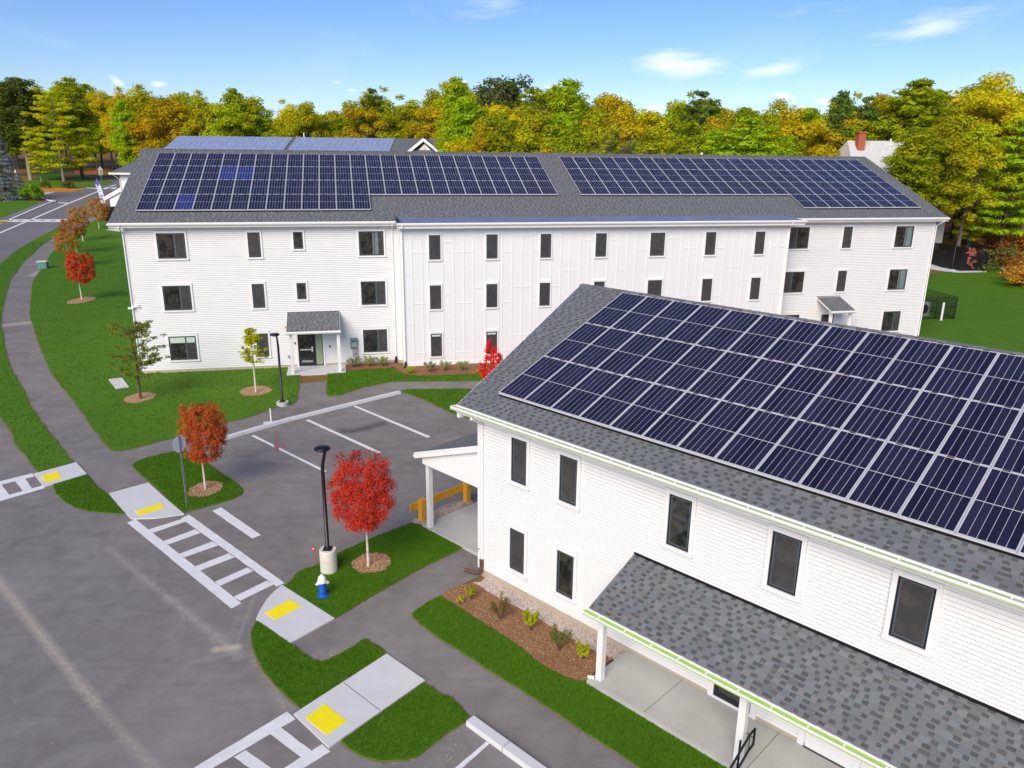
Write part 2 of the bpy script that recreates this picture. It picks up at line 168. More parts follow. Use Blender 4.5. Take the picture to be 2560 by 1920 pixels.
FOREST = [(-5.5,92.7,14.8,'gold',5.19),(-1.6,96.4,17.5,'pine',2.49),(4.1,98.7,15.1,'oak',0.74),(10.9,96.3,15.4,'pine',2.34),(14.2,96.7,14.6,'pine',2.69),(20.4,99.6,15.0,'pine',4.39),(25.1,100.9,16.2,'pine',1.81),(30.1,101.6,15.7,'oak',3.07),(35.7,104.1,15.6,'pine',1.97),(51.6,103.7,16.8,'pine',6.24),(56.5,106.5,16.7,'oak',2.9),(60.5,105.7,17.3,'oak',1.56),(-7.0,117.3,20.4,'pine',5.49),(-1.5,119.2,19.1,'gold',0.39),(2.6,118.2,19.1,'oak',0.0),(7.1,119.3,18.1,'pine',3.86),(12.4,119.4,17.7,'oak',5.33),(19.7,120.3,16.7,'oak',2.15),(25.8,118.8,17.4,'pine',3.32),(29.8,118.3,18.0,'rust',5.42),(35.0,120.2,16.8,'pine',3.34),(41.4,119.6,18.6,'rust',5.35),(49.1,122.4,18.0,'gold',2.23),(51.4,120.2,17.8,'pine',6.01),(59.4,123.9,21.6,'oak',1.38),(62.4,120.2,19.8,'pine',5.28),(69.2,123.3,18.6,'pine',5.71),(-4.0,134.1,21.6,'pine',2.22),(2.9,136.8,22.2,'pine',3.15),(8.8,132.5,22.0,'oak',0.02),(14.4,135.1,20.2,'gold',2.05),(21.6,136.8,18.7,'gold',1.56),(27.7,135.6,19.9,'pine',5.73),(33.1,135.8,20.0,'pine',2.84),(38.8,138.2,19.5,'pine',5.92),(44.5,138.4,19.8,'oak',0.76),(48.9,135.1,19.6,'pine',4.92),(56.1,137.7,20.9,'oak',5.54),(63.4,139.2,21.7,'gold',6.22),(70.0,136.8,22.0,'oak',1.23),(77.3,134.9,23.1,'oak',0.11),(82.6,137.6,21.8,'rust',4.95),(88.1,136.6,21.4,'pine',1.7),(94.2,140.0,22.8,'oak',0.94),(-8.9,150.5,21.0,'pine',2.71),(-1.2,148.0,23.6,'pine',6.17),(4.9,149.7,21.8,'oak',2.18),(7.9,146.7,21.9,'oak',1.03),(15.6,150.8,20.3,'oak',1.52),(20.4,147.4,19.3,'oak',6.04),(28.4,148.1,19.7,'oak',2.24),(33.0,149.4,21.0,'oak',3.17),(37.9,147.6,19.3,'oak',0.14),(43.8,150.3,19.2,'pine',4.13),(52.9,149.5,19.6,'pine',0.94),(59.2,148.0,21.8,'pine',3.94),(66.9,148.7,21.7,'pine',5.24),(74.2,151.1,23.9,'pine',4.35),(77.4,149.0,21.9,'oak',5.25),(86.0,151.6,23.7,'oak',0.02),(93.7,151.2,22.7,'pine',0.41),(99.2,149.3,21.8,'pine',1.29),(108.7,151.6,22.2,'oak',4.29),(114.7,152.6,21.5,'oak',1.59),(-76.2,172.6,20.4,'gold',2.92),(-72.0,173.5,19.9,'rust',5.88),(-66.1,173.0,20.9,'oak',1.69),(-59.4,169.9,20.6,'oak',3.29),(-54.7,172.7,19.1,'pine',4.42),(-47.1,170.9,17.5,'oak',3.09),(-43.0,169.0,18.5,'oak',5.28),(-36.8,172.4,17.2,'pine',4.48),(-31.2,169.9,20.1,'rust',3.7),(-25.2,169.3,18.6,'oak',5.24),(-18.1,169.0,18.3,'gold',1.19),(-12.4,172.0,23.2,'gold',5.74),(-87.9,183.5,21.6,'gold',1.8),(-82.0,181.6,22.1,'oak',1.87),(-74.7,182.0,22.3,'oak',3.5),(-71.1,181.2,21.1,'pine',3.12),(-62.9,185.1,22.0,'oak',1.21),(-59.3,180.3,20.9,'oak',3.58),(-50.5,181.6,19.5,'gold',2.37),(-46.6,180.6,20.5,'oak',3.16),(-37.2,180.0,19.4,'oak',2.51),(-30.5,182.9,22.3,'oak',0.2),(-23.7,180.7,20.6,'oak',2.46),(-16.3,182.2,22.9,'oak',0.68),(-11.7,181.1,24.5,'pine',4.07),(-172.1,246.3,12.1,'pine',1.46),(-163.9,244.1,12.7,'oak',4.0),(-158.7,242.1,15.0,'pine',2.44),(-151.3,241.1,13.6,'pine',6.02),(-143.5,242.6,12.8,'oak',6.03),(-138.3,239.5,14.4,'pine',2.64),(-131.3,243.3,13.2,'oak',2.12),(-124.9,238.9,16.1,'pine',3.17),(-118.3,238.8,15.1,'oak',1.39),(-113.3,241.2,13.5,'oak',1.4),(-105.8,240.4,12.4,'pine',1.34),(-9.9,127.8,17.7,'oak',5.64),(-2.7,129.9,21.2,'oak',1.17),(72.9,117.7,19.3,'gold',2.35),(77.4,119.2,18.2,'gold',6.0),(86.1,121.8,18.5,'pine',5.16),(89.7,125.0,18.6,'pine',1.21),(99.3,124.5,18.7,'pine',4.81),(102.0,126.2,20.1,'oak',4.69),(111.2,129.4,20.3,'gold',1.65),(118.7,131.4,17.7,'pine',5.76),(83.3,119.6,21.0,'gold',6.01),(88.7,122.9,21.5,'gold',5.83),(95.2,126.9,22.5,'gold',3.81),(99.4,126.7,22.5,'oak',1.24),(105.8,127.2,21.0,'gold',2.05),(114.8,134.0,21.7,'oak',0.61),(120.3,133.1,21.6,'gold',3.9),(126.8,137.0,22.8,'oak',5.28),(131.8,136.3,23.0,'oak',1.55),(-216.6,253.9,25.0,'gold',2.49),(-204.2,250.4,25.8,'pine',6.22),(-196.8,253.2,26.1,'pine',0.25),(-190.1,249.9,26.5,'gold',5.84),(-178.2,251.0,23.9,'pine',5.94),(-171.8,251.7,23.7,'gold',0.89),(-165.4,251.5,25.2,'oak',0.07),(-155.2,249.2,23.5,'oak',4.99),(-148.8,248.6,23.0,'gold',4.01),(-140.8,251.4,23.6,'oak',1.93),(-129.5,250.6,22.6,'gold',5.43),(-250.6,273.5,26.8,'oak',0.04),(-239.9,276.4,26.3,'pine',2.89),(-234.0,274.8,26.8,'pine',0.56),(-222.9,274.4,25.9,'oak',3.27),(-213.6,274.0,27.4,'pine',1.24),(-202.1,276.3,26.8,'oak',5.82),(-193.7,274.3,27.4,'oak',4.93),(-188.0,275.2,27.4,'oak',1.37),(-178.8,272.7,25.7,'oak',4.55),(-170.5,273.4,26.6,'oak',5.26),(-160.4,273.1,25.2,'oak',2.64),(-151.9,273.4,25.7,'pine',0.15),(-142.2,271.1,26.0,'pine',2.88),(-134.4,270.3,22.2,'pine',0.58),(-125.4,269.7,23.3,'oak',4.61),(-118.0,243.8,20.7,'oak',5.97),(-111.3,236.6,21.4,'oak',1.22),(-104.7,219.9,21.7,'gold',4.95),(-83.0,171.6,19.9,'pine',1.31)]
ARROW = [[(-11.403,34.683),(-11.251,34.688),(-10.824,33.118),(-10.897,33.116)],[(-10.971,33.113),(-10.678,33.123),(-10.492,32.239),(-10.599,32.236)],[(-10.649,33.023),(-10.479,33.333),(-10.3,32.833),(-10.461,32.63)]]
CORNER_SLAB = [(-64.205,122.765),(-63.226,124.636),(-61.825,123.849),(-60.411,120.9),(-61.568,121.236)]
FENCE_SLAB = [(52.269,97.743),(53.188,97.819),(53.463,94.795),(53.695,92.646),(56.908,92.663),(56.193,91.446),(52.695,90.719),(52.093,90.991),(51.721,91.697),(50.511,94.312)]
GOLD = [(68.036,126.553),(70.931,127.406),(72.288,126.26),(70.88,121.376),(67.869,115.658),(66.316,113.484),(63.957,118.611)]
GRIT = [(-7.766,17.94,0.16,0.05,160.0),(-4.606,17.703,0.2,0.14,140.0),(-6.696,17.327,0.1,0.1,60.0),(-3.856,16.89,0.3,0.3,60.0),(-1.275,14.414,0.15,0.3,80.0),(-9.349,20.31,2.0,2.0,60.0),(-9.954,16.625,2.0,1.5,40.0)]
DIRT = [((-16.87,22.01),(-10.1,15.73),0.22,(0.42,0.37,0.3),0.9,0.2),((-10.1,15.73),(-7.28,13.28),0.2,(0.42,0.37,0.3),0.7,0.3),((-13.69,23.39),(-10.35,20.4),0.2,(0.38,0.35,0.31),0.75,0.3),((-10.35,20.4),(-7.23,17.65),0.25,(0.4,0.37,0.33),0.8,0.3),((-7.93,17.95),(-7.47,18.03),0.22,(0.56,0.48,0.37),0.9,0.15),((-7.52,18.18),(-7.81,20.78),0.1,(0.34,0.32,0.3),0.6,0.3),((-8.48,17.29),(-7.49,17.79),0.2,(0.3,0.29,0.28),0.7,0.3),((-6.8,17.66),(-5.34,15.53),0.3,(0.38,0.33,0.27),0.7,0.3),((-4.81,17.87),(-4.32,17.62),0.35,(0.42,0.36,0.3),0.5,0.35),((-38.38,57.36),(-37.19,58.44),1.0,(0.56,0.48,0.37),0.75,0.25),((-50.65,80.56),(-51.77,83.88),0.5,(0.56,0.48,0.37),0.7,0.2),((-7.39,35.21),(-6.56,36.1),0.55,(0.035,0.036,0.04),0.8,0.2),((-8.18,35.07),(-7.81,34.97),0.45,(0.035,0.036,0.04),0.8,0.2),((-0.82,14.55),(-1.34,14.05),0.4,(0.34,0.29,0.24),0.5,0.4),((-24.77,34.35),(-21.36,30.97),0.8,(0.3,0.25,0.21),0.5,0.4),((-3.2,20.44),(-2.46,19.21),0.3,(0.28,0.25,0.23),0.5,0.4)]
SPECIAL = [('oak_tree', -1.2, 128.0, 24.2, 'round', 0, 'leaf_dark', None, 'big round dark-green oak crown standing above the wood on the skyline', 1.0), ('pine_tree', -9.0, 122.0, 23.1, 'tallpine', 0, 'leaf_pine', None, 'tall open-topped pine just left of the round dark oak', 0.9), ('pine_tree', -29.8, 170.0, 22.6, 'tallpine', 1, 'leaf_pine_dark', None, 'tall dark pine on the skyline well left of the round dark oak', 0.8), ('pine_tree', 8.1, 126.0, 23.1, 'tallpine', 0, 'leaf_pine', None, 'tall pine with a ragged top right of the round dark oak', 1.2), ('pine_tree', 28.7, 126.0, 21.6, 'tallpine', 1, 'leaf_pine_dark', None, 'dark flat-topped pine poking out of the wood right of centre', 0.9), ('pine_tree', 48.8, 122.0, 21.8, 'tallpine', 0, 'leaf_pine_dark', None, 'slim leaning pine on the skyline left of the brick chimney house', 0.8), ('pine_tree', 52.5, 122.0, 21.0, 'tallpine', 1, 'leaf_pine_dark', None, 'ragged dark pine on the skyline above the brick chimney', 0.7), ('pine_tree', 58.9, 120.0, 23.3, 'tallpine', 1, 'leaf_pine', None, 'broad flat-topped pine behind the brick chimney house', 1.5), ('pine_tree', -58.7, 170.0, 22.4, 'tallpine', 0, 'leaf_pine', None, 'tall pine rising behind the left end of the pale solar roof', 1.0), ('pine_tree', -116.9, 215.0, 25.7, 'tallpine', 0, 'leaf_pine', None, 'tall pine with a tufted top on the skyline at far left', 1.4), ('oak_tree', 15.1, 124.0, 20.8, 'oak', 0, 'leaf_rust', None, 'rust-topped oak on the skyline right of the round dark oak', 1.0), ('bare_tree', 9.9, 95.0, 17.0, 'bare', 0, None, None, 'leafless grey tree at the edge of the wood above the second solar array', 1.15), ('birch_tree', -3.9, 96.0, 17.0, 'oak', 3, 'leaf_gold', 'bark_light', 'thin gold-leaved tree with pale forked stems above the roof ridge', 0.55), ('maple_tree', 28.5, 98.0, 17.3, 'tallpine', 1, 'leaf_lime', None, 'bright green feathery tree at the wood edge left of the chimney house', 1.5), ('maple_tree', 6.4, 94.0, 16.0, 'oak', 1, 'leaf_lime', None, 'bright lime-green tree at the wood edge below the ragged pine', 0.8), ('maple_tree', 4.0, 92.0, 13.7, 'oak', 3, 'leaf_rust', None, 'small orange tree peeping over the roof ridge', 1.6), ('oak_tree', 68.3, 118.0, 23.2, 'oak', 2, 'leaf_gold', None, 'large golden oak filling the skyline at the right edge', 1.15), ('oak_tree', 60.3, 114.0, 18.7, 'oak', 0, 'leaf_oak', None, 'broad yellow-green oak beside the brick chimney house', 1.1), ('pine_tree', 67.7, 108.0, 18.4, 'white', 1, 'leaf_lime', None, 'bright yellow-green white pine with layered branches at the right edge', 1.0), ('pine_tree', 65.4, 112.0, 10.9, 'white', 0, 'leaf_whitepine', None, 'lower yellow-green pine with trailing branches above the black fence', 0.8), ('pine_tree', 54.4, 106.0, 13.4, 'pine', 1, 'leaf_pine_dark', None, 'dark bushy pine close behind the right gable of the long building', 1.2), ('maple_tree', 54.4, 110.0, 14.8, 'oak', 1, 'leaf_oak', None, 'dense yellow-green tree touching the right slope of the long roof', 1.1), ('pine_tree', 59.1, 118.0, 12.2, 'tallpine', 0, 'leaf_pine_dark', 'bark_pale', 'half-dead grey pine with bare lower branches beyond the right gable', 1.2), ('pine_tree', -117.5, 206.8, 22.4, 'white', 0, 'leaf_whitepine', 'bark_pale', 'wide multi-stemmed pine with pale trunks and gold sprays across the road', 1.25), ('pine_tree', -124.3, 208.4, 12.4, 'white', 1, 'leaf_whitepine', 'bark_pale', 'smaller yellow-green pine with a straight trunk left of the multi-stemmed pine', 0.95), ('pine_tree', -128.3, 210.4, 25.6, 'pine', 0, 'leaf_pine_dark', 'bark_pale', 'dark pine with a grey trunk behind the spruce at far left', 1.5), ('pine_tree', -141.7, 222.2, 25.6, 'pine', 1, 'leaf_pine', None, 'tall green pine at the far left edge of the picture', 1.6), ('oak_tree', -126.4, 250.9, 22.2, 'oak', 2, 'leaf_gold', None, 'golden oak with a dark trunk where the far road bends', 1.0)]
UNDER = [(87.4, 166.0, 1.4), (87.7, 172.0, 1.4), (63.4, 93.5, 1.77), (83.2, 155.2, 1.11), (61.3, 92.9, 1.8), (58.5, 87.7, 1.09), (90.2, 155.2, 1.47), (76.2, 115.3, 1.3), (76.0, 113.4, 1.88), (77.9, 118.6, 1.41), (104.6, 154.1, 1.41), (86.8, 137.3, 1.56), (111.1, 168.7, 1.06), (84.6, 154.7, 1.46), (56.2, 83.0, 1.73), (81.7, 127.6, 1.94), (82.3, 152.6, 1.44), (92.2, 136.5, 1.01), (84.9, 132.6, 1.29), (112.1, 165.4, 1.53), (81.7, 127.8, 1.99), (61.3, 91.2, 1.5), (88.6, 174.7, 1.93), (58.5, 93.8, 1.74), (97.4, 168.6, 1.21), (58.0, 86.4, 1.92), (69.6, 107.0, 1.81), (88.8, 143.4, 1.92), (116.0, 173.6, 1.97), (71.6, 104.9, 1.04), (108.1, 164.2, 1.97), (69.0, 107.6, 1.4), (58.5, 88.8, 1.4), (71.0, 113.3, 1.4), (77.0, 119.2, 1.4), (76.2, 123.1, 1.4), (53.6, 80.3, 1.4), (58.3, 85.9, 1.4), (78.2, 123.3, 1.4), (89.2, 168.1, 1.4), (83.5, 154.0, 1.4), (87.8, 157.6, 1.4), (94.7, 176.4, 1.4)]
CB = {'o': (-64.6, 127.0), 'ez': 9.21, 'rz': 15.18, 'wall': -63.5, 'ridge': -58.7, 'gable': -15.7, 'wing': (-71.2, 4.86, -67.3, 6.95), 'wy': 137.0, 'vent': -37.9}

# ================================================================ helpers
def T(y):
    """height of the ground: flat site, gentle rise beyond it"""
    return max(0.0, .045 * (y - 110))


def tag(o, label=None, cat=None, group=None, kind=None):
    for k, v in (('label', label), ('category', cat), ('group', group), ('kind', kind)):
        if v:
            o[k] = v
    return o


def link(name, data, parent=None, loc=None, rot=None, scale=None):
    o = bpy.data.objects.new(name, data)
    COL.objects.link(o)
    if parent is not None:
        o.parent = parent
    if loc is not None:
        o.location = loc
    if rot is not None:
        o.rotation_euler = rot
    if scale is not None:
        o.scale = scale
    return o


def empty(name, loc, rz=0.0, label=None, cat=None, group=None):
    o = link(name, None, None, loc, (0, 0, rz))
    o.empty_display_size = .2
    return tag(o, label, cat, group)


class MB:
    def __init__(s):
        s.v, s.f, s.m = [], [], []

    def add(s, vs, fs, m=0):
        n = len(s.v)
        s.v += [tuple(p) for p in vs]
        s.f += [tuple(i + n for i in q) for q in fs]
        s.m += [m] * len(fs)
        return s

    def quad(s, a, b, c, d, m=0):
        return s.add((a, b, c, d), ((0, 1, 2, 3),), m)

    def box(s, x0, x1, y0, y1, z0, z1, m=0):
        vs = [(x, y, z) for z in (z0, z1) for y in (y0, y1) for x in (x0, x1)]
        return s.add(vs, ((0, 2, 3, 1), (4, 5, 7, 6), (0, 1, 5, 4), (2, 6, 7, 3), (0, 4, 6, 2), (1, 3, 7, 5)), m)

    def prism(s, poly, a, b, m=0, axis=0):
        """extrude a 2D polygon along axis from a to b (poly gives the other two axes in order)"""
        def P(t, p):
            q = list(p)
            q.insert(axis, t)
            return tuple(q)
        n = len(poly)
        vs = [P(a, p) for p in poly] + [P(b, p) for p in poly]
        fs = [tuple(range(n - 1, -1, -1)), tuple(range(n, 2 * n))] + [(i, (i + 1) % n, n + (i + 1) % n, n + i) for i in range(n)]
        return s.add(vs, fs, m)

    def tube(s, pts, rad, n=8, m=0, cap=True):
        pts = [Vector(p) for p in pts]
        rs = rad if isinstance(rad, (list, tuple)) else [rad] * len(pts)
        base = len(s.v)
        for i, p in enumerate(pts):
            d = (pts[min(i + 1, len(pts) - 1)] - pts[max(i - 1, 0)]).normalized()
            a = d.cross(Vector((0, 0, 1)) if abs(d.z) < .9 else Vector((1, 0, 0))).normalized()
            b = d.cross(a)
            for k in range(n):
                t = 2 * math.pi * k / n
                s.v.append(tuple(p + (a * math.cos(t) + b * math.sin(t)) * rs[i]))
        for i in range(len(pts) - 1):
            for k in range(n):
                s.f.append((base + i * n + k, base + i * n + (k + 1) % n, base + (i + 1) * n + (k + 1) % n, base + (i + 1) * n + k))
                s.m.append(m)
        if cap:
            s.f.append(tuple(base + k for k in range(n)))
            s.f.append(tuple(base + (len(pts) - 1) * n + k for k in range(n - 1, -1, -1)))
            s.m += [m, m]
        return s

    def lathe(s, prof, n=16, m=0, c=(0, 0, 0)):
        base = len(s.v)
        for r_, z in prof:
            for k in range(n):
                t = 2 * math.pi * k / n
                s.v.append((c[0] + r_ * math.cos(t), c[1] + r_ * math.sin(t), c[2] + z))
        for i in range(len(prof) - 1):
            for k in range(n):
                s.f.append((base + i * n + k, base + i * n + (k + 1) % n, base + (i + 1) * n + (k + 1) % n, base + (i + 1) * n + k))
                s.m.append(m)
        s.f.append(tuple(base + k for k in range(n - 1, -1, -1)))
        s.f.append(tuple(base + (len(prof) - 1) * n + k for k in range(n)))
        s.m += [m, m]
        return s

    def mesh(s, name, mats, smooth=False):
        me = bpy.data.meshes.new(name)
        me.from_pydata(s.v, [], s.f)
        for m in (mats if isinstance(mats, (list, tuple)) else [mats]):
            me.materials.append(m)
        if len(me.materials) > 1:
            me.polygons.foreach_set('material_index', s.m)
        if smooth:
            me.polygons.foreach_set('use_smooth', [True] * len(me.polygons))
        me.update()
        return me

    def build(s, name, mats, parent=None, loc=None, rot=None, smooth=False):
        return link(name, s.mesh(name, mats, smooth), parent, loc, rot)


# ================================================================ materials
def mat(name, col, rough=.6, spec=.3, metal=0.0):
    m = bpy.data.materials.new(name)
    m.use_nodes = True
    b = m.node_tree.nodes['Principled BSDF']
    b.inputs['Base Color'].default_value = (*col, 1)
    b.inputs['Roughness'].default_value = rough
    b.inputs['Specular IOR Level'].default_value = spec
    b.inputs['Metallic'].default_value = metal
    return m


class NT:
    def __init__(s, m):
        s.t = m.node_tree
        s.b = s.t.nodes['Principled BSDF']

    def n(s, ty, **k):
        x = s.t.nodes.new(ty)
        for a, v in k.items():
            setattr(x, a, v)
        return x

    def set(s, sock, v):
        if isinstance(v, (int, float)):
            sock.default_value = v
        elif isinstance(v, (tuple, list)):
            sock.default_value = (*v, 1) if len(v) == 3 and sock.type == 'RGBA' else v
        else:
            s.t.links.new(v, sock)

    def math(s, op, a, b=0.0, clamp=False):
        x = s.n('ShaderNodeMath', operation=op, use_clamp=clamp)
        s.set(x.inputs[0], a)
        s.set(x.inputs[1], b)
        return x.outputs[0]

    def mix(s, f, a, b, blend='MIX'):
        x = s.n('ShaderNodeMix', data_type='RGBA', blend_type=blend)
        s.set(x.inputs['Factor'], f)
        s.set(x.inputs['A'], a)
        s.set(x.inputs['B'], b)
        return x.outputs['Result']

    def noise(s, scale, detail=4, rough=.55, vec=None, dist=0.0):
        x = s.n('ShaderNodeTexNoise')
        x.inputs['Scale'].default_value = scale
        x.inputs['Detail'].default_value = detail
        x.inputs['Roughness'].default_value = rough
        x.inputs['Distortion'].default_value = dist
        if vec is not None:
            s.t.links.new(vec, x.inputs['Vector'])
        return x.outputs[0]

    def pos(s):
        return s.n('ShaderNodeNewGeometry').outputs['Position']

    def ramp(s, f, lo, hi):
        x = s.n('ShaderNodeMapRange', clamp=True)
        s.set(x.inputs[0], f)
        x.inputs[1].default_value = lo
        x.inputs[2].default_value = hi
        return x.outputs[0]

    def island(s):
        return s.n('ShaderNodeNewGeometry').outputs['Random Per Island']

    def objrand(s):
        return s.n('ShaderNodeObjectInfo').outputs['Random']

    def color(s, c):
        s.set(s.b.inputs['Base Color'], c)

    def bump(s, h, strength=.3, dist=.02):
        x = s.n('ShaderNodeBump')
        x.inputs['Strength'].default_value = strength
        x.inputs['Distance'].default_value = dist
        s.set(x.inputs['Height'], h)
        s.set(s.b.inputs['Normal'], x.outputs[0])


def noisy(name, c1, c2, scale=6, rough=.7, spec=.2, fine=None, bump=0, metal=0):
    m = mat(name, c1, rough, spec, metal)
    t = NT(m)
    p = t.pos()
    c = t.mix(t.ramp(t.noise(scale, 5, .6, p), .3, .7), c1, c2)
    if fine:
        c = t.mix(t.ramp(t.noise(fine, 2, .6, p), .25, .75), c, t.mix(.5, c, (.9, .9, .9), 'MULTIPLY'))
    t.color(c)
    if bump:
        t.bump(t.noise(fine or scale * 10, 3, .6, p), bump)
    return m


M = {}
M['siding'] = noisy('white_siding', (.80, .80, .79), (.76, .765, .765), 1.3, .5, .3)
M['trim'] = noisy('white_trim', (.82, .82, .815), (.79, .79, .79), 2.0, .42, .35)
M['panelling'] = noisy('white_panelling', (.78, .785, .79), (.75, .755, .765), .9, .5, .3)
M['frame'] = mat('charcoal_frame', (.018, .021, .026), .35, .4)
M['sash'] = mat('grey_sash', (.085, .105, .125), .35, .4)
M['black'] = mat('black_metal', (.008, .008, .009), .38, .5)
M['plastic_black'] = mat('black_plastic', (.01, .01, .01), .5, .4)
M['silver'] = mat('anodised_aluminium', (.60, .61, .63), .4, .5, .2)
M['galv'] = noisy('galvanised_steel', (.42, .42, .42), (.32, .32, .33), 8, .45, .4, metal=.6)
M['foundation'] = noisy('foundation_concrete', (.50, .43, .33), (.44, .38, .30), 3, .85, .2, 60, .2)
M['concrete'] = noisy('pale_concrete', (.66, .67, .67), (.60, .61, .61), 1.4, .8, .2, 90, .1)
M['concrete_grey'] = noisy('worn_concrete', (.52, .52, .49), (.44, .44, .41), .9, .8, .2, 70, .1)
M['paint'] = noisy('road_paint', (.82, .82, .81), (.70, .70, .69), 2.5, .6, .3, 40)
M['paint_yellow'] = noisy('yellow_road_paint', (.75, .52, .08), (.62, .44, .10), 2, .6)
M['tactile'] = noisy('yellow_tactile', (.92, .80, .01), (.86, .73, .01), 3, .5)
M['green_liner'] = noisy('lime_green_film', (.42, .66, .12), (.36, .60, .10), 2, .4, .3)
M['film_dull'] = noisy('pale_green_film', (.40, .52, .24), (.34, .47, .19), 2, .4, .3)
M['wood'] = noisy('golden_timber', (.82, .43, .035), (.66, .30, .025), 9, .6, .3, 40)
M['brown'] = noisy('brown_corrugated_plastic', (.16, .085, .06), (.11, .06, .045), 6, .5)
M['membrane'] = noisy('blue_grey_roof_membrane', (.20, .23, .33), (.15, .18, .27), .8, .45, .3)
M['hyd_blue'] = mat('hydrant_blue', (.01, .10, .55), .35, .5)
M['hyd_white'] = mat('hydrant_white', (.8, .8, .82), .4, .5)
M['red'] = mat('signal_red', (.62, .015, .02), .45, .4)
M['brick'] = noisy('red_brick', (.46, .13, .07), (.36, .10, .06), 14, .85)
M['bark'] = noisy('grey_bark', (.15, .12, .095), (.09, .07, .055), 7, .9, .1)
M['bark_pale'] = noisy('pale_bark', (.34, .30, .25), (.24, .21, .17), 5, .9, .1)
M['bark_light'] = noisy('whitish_bark', (.62, .56, .47), (.45, .40, .33), 9, .85, .1)
M['bark_brown'] = noisy('brown_bark', (.15, .095, .06), (.10, .065, .045), 9, .9, .1)
M['drain'] = noisy('drain_frame', (.06, .06, .06), (.04, .04, .04), 9, .8)
M['green_box'] = mat('green_cabinet', (.10, .25, .19), .5, .3)
M['green_cloth'] = noisy('green_sock_cloth', (.03, .50, .24), (.05, .42, .25), 4, .7)
M['tan_cloth'] = noisy('straw_sock_cloth', (.55, .45, .28), (.45, .36, .22), 4, .8)
M['meter'] = mat('meter_grey_green', (.16, .23, .24), .45, .3)
M['meter2'] = mat('meter_pale_grey', (.36, .37, .37), .45, .3)
M['hvac'] = mat('beige_sheet_metal', (.55, .53, .47), .5, .3)
M['beige'] = mat('beige_siding', (.60, .47, .33), .6, .2)
M['shade'] = mat('pale_roller_shade', (.52, .62, .55), .7, .2)
M['curtain'] = noisy('teal_grey_curtain', (.20, .25, .26), (.13, .17, .18), 5, .8)
M['orange_paint'] = noisy('orange_survey_paint', (.35, .17, .12), (.2, .13, .11), 12, .8)
M['stone_white'] = noisy('white_shingle', (.66, .66, .66), (.5, .5, .5), 3, .8, .2)
M['flag_purple'] = mat('purple_cloth', (.16, .08, .62), .7, .2)
M['flag_blue'] = mat('blue_cloth', (.05, .06, .40), .7, .2)
M['flag_white'] = mat('pale_cloth', (.72, .76, .92), .7, .2)

# glass: dark panes that mirror what stands round them
def pane_mat(name, c1, c2, rough):
    m = mat(name, c1, rough, .6)
    t = NT(m)
    p = t.pos()
    t.color(t.mix(t.ramp(t.noise(2.3, 4, .6, p, 1.0), .42, .62), c1, c2))
    return m


M['pane'] = pane_mat('window_pane', (.014, .016, .017), (.050, .048, .042), .04)
M['screen'] = pane_mat('insect_screen_pane', (.048, .048, .050), (.066, .064, .064), .22)

# asphalt roof shingles: laminated; gap tone is dark granules plus painted shade
def shingle_mat():
    m = mat('asphalt_shingle', (.15, .16, .17), .9, .15)
    t = NT(m)
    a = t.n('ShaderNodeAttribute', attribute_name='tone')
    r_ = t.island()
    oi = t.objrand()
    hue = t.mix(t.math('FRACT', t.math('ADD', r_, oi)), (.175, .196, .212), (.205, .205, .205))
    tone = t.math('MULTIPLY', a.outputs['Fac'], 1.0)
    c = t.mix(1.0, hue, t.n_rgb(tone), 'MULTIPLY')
    p = t.pos()
    c = t.mix(t.ramp(t.noise(160, 1, .5, p), .3, .7), c, t.mix(1.0, c, (.72, .72, .72), 'MULTIPLY'))
    t.color(c)
    return m


def n_rgb(s, v):
    x = s.n('ShaderNodeCombineColor')
    for i in range(3):
        s.set(x.inputs[i], v)
    return x.outputs[0]


NT.n_rgb = n_rgb
M['shingle'] = shingle_mat()

# solar cells
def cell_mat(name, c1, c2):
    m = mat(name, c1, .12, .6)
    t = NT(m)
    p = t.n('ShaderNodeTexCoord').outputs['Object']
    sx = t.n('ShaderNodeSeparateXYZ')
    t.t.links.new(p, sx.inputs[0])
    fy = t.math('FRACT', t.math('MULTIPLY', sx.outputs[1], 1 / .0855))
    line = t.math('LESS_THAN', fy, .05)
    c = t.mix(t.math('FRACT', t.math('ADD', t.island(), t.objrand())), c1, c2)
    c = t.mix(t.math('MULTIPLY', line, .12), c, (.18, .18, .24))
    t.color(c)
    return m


M['cell'] = cell_mat('dark_solar_cell', (.010, .0095, .024), (.022, .020, .046))
M['cell_blue'] = cell_mat('blue_solar_cell', (.02, .028, .13), (.024, .034, .17))
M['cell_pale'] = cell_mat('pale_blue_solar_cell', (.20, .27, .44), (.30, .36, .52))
M['backsheet'] = mat('white_backsheet', (.56, .56, .60), .35, .4)


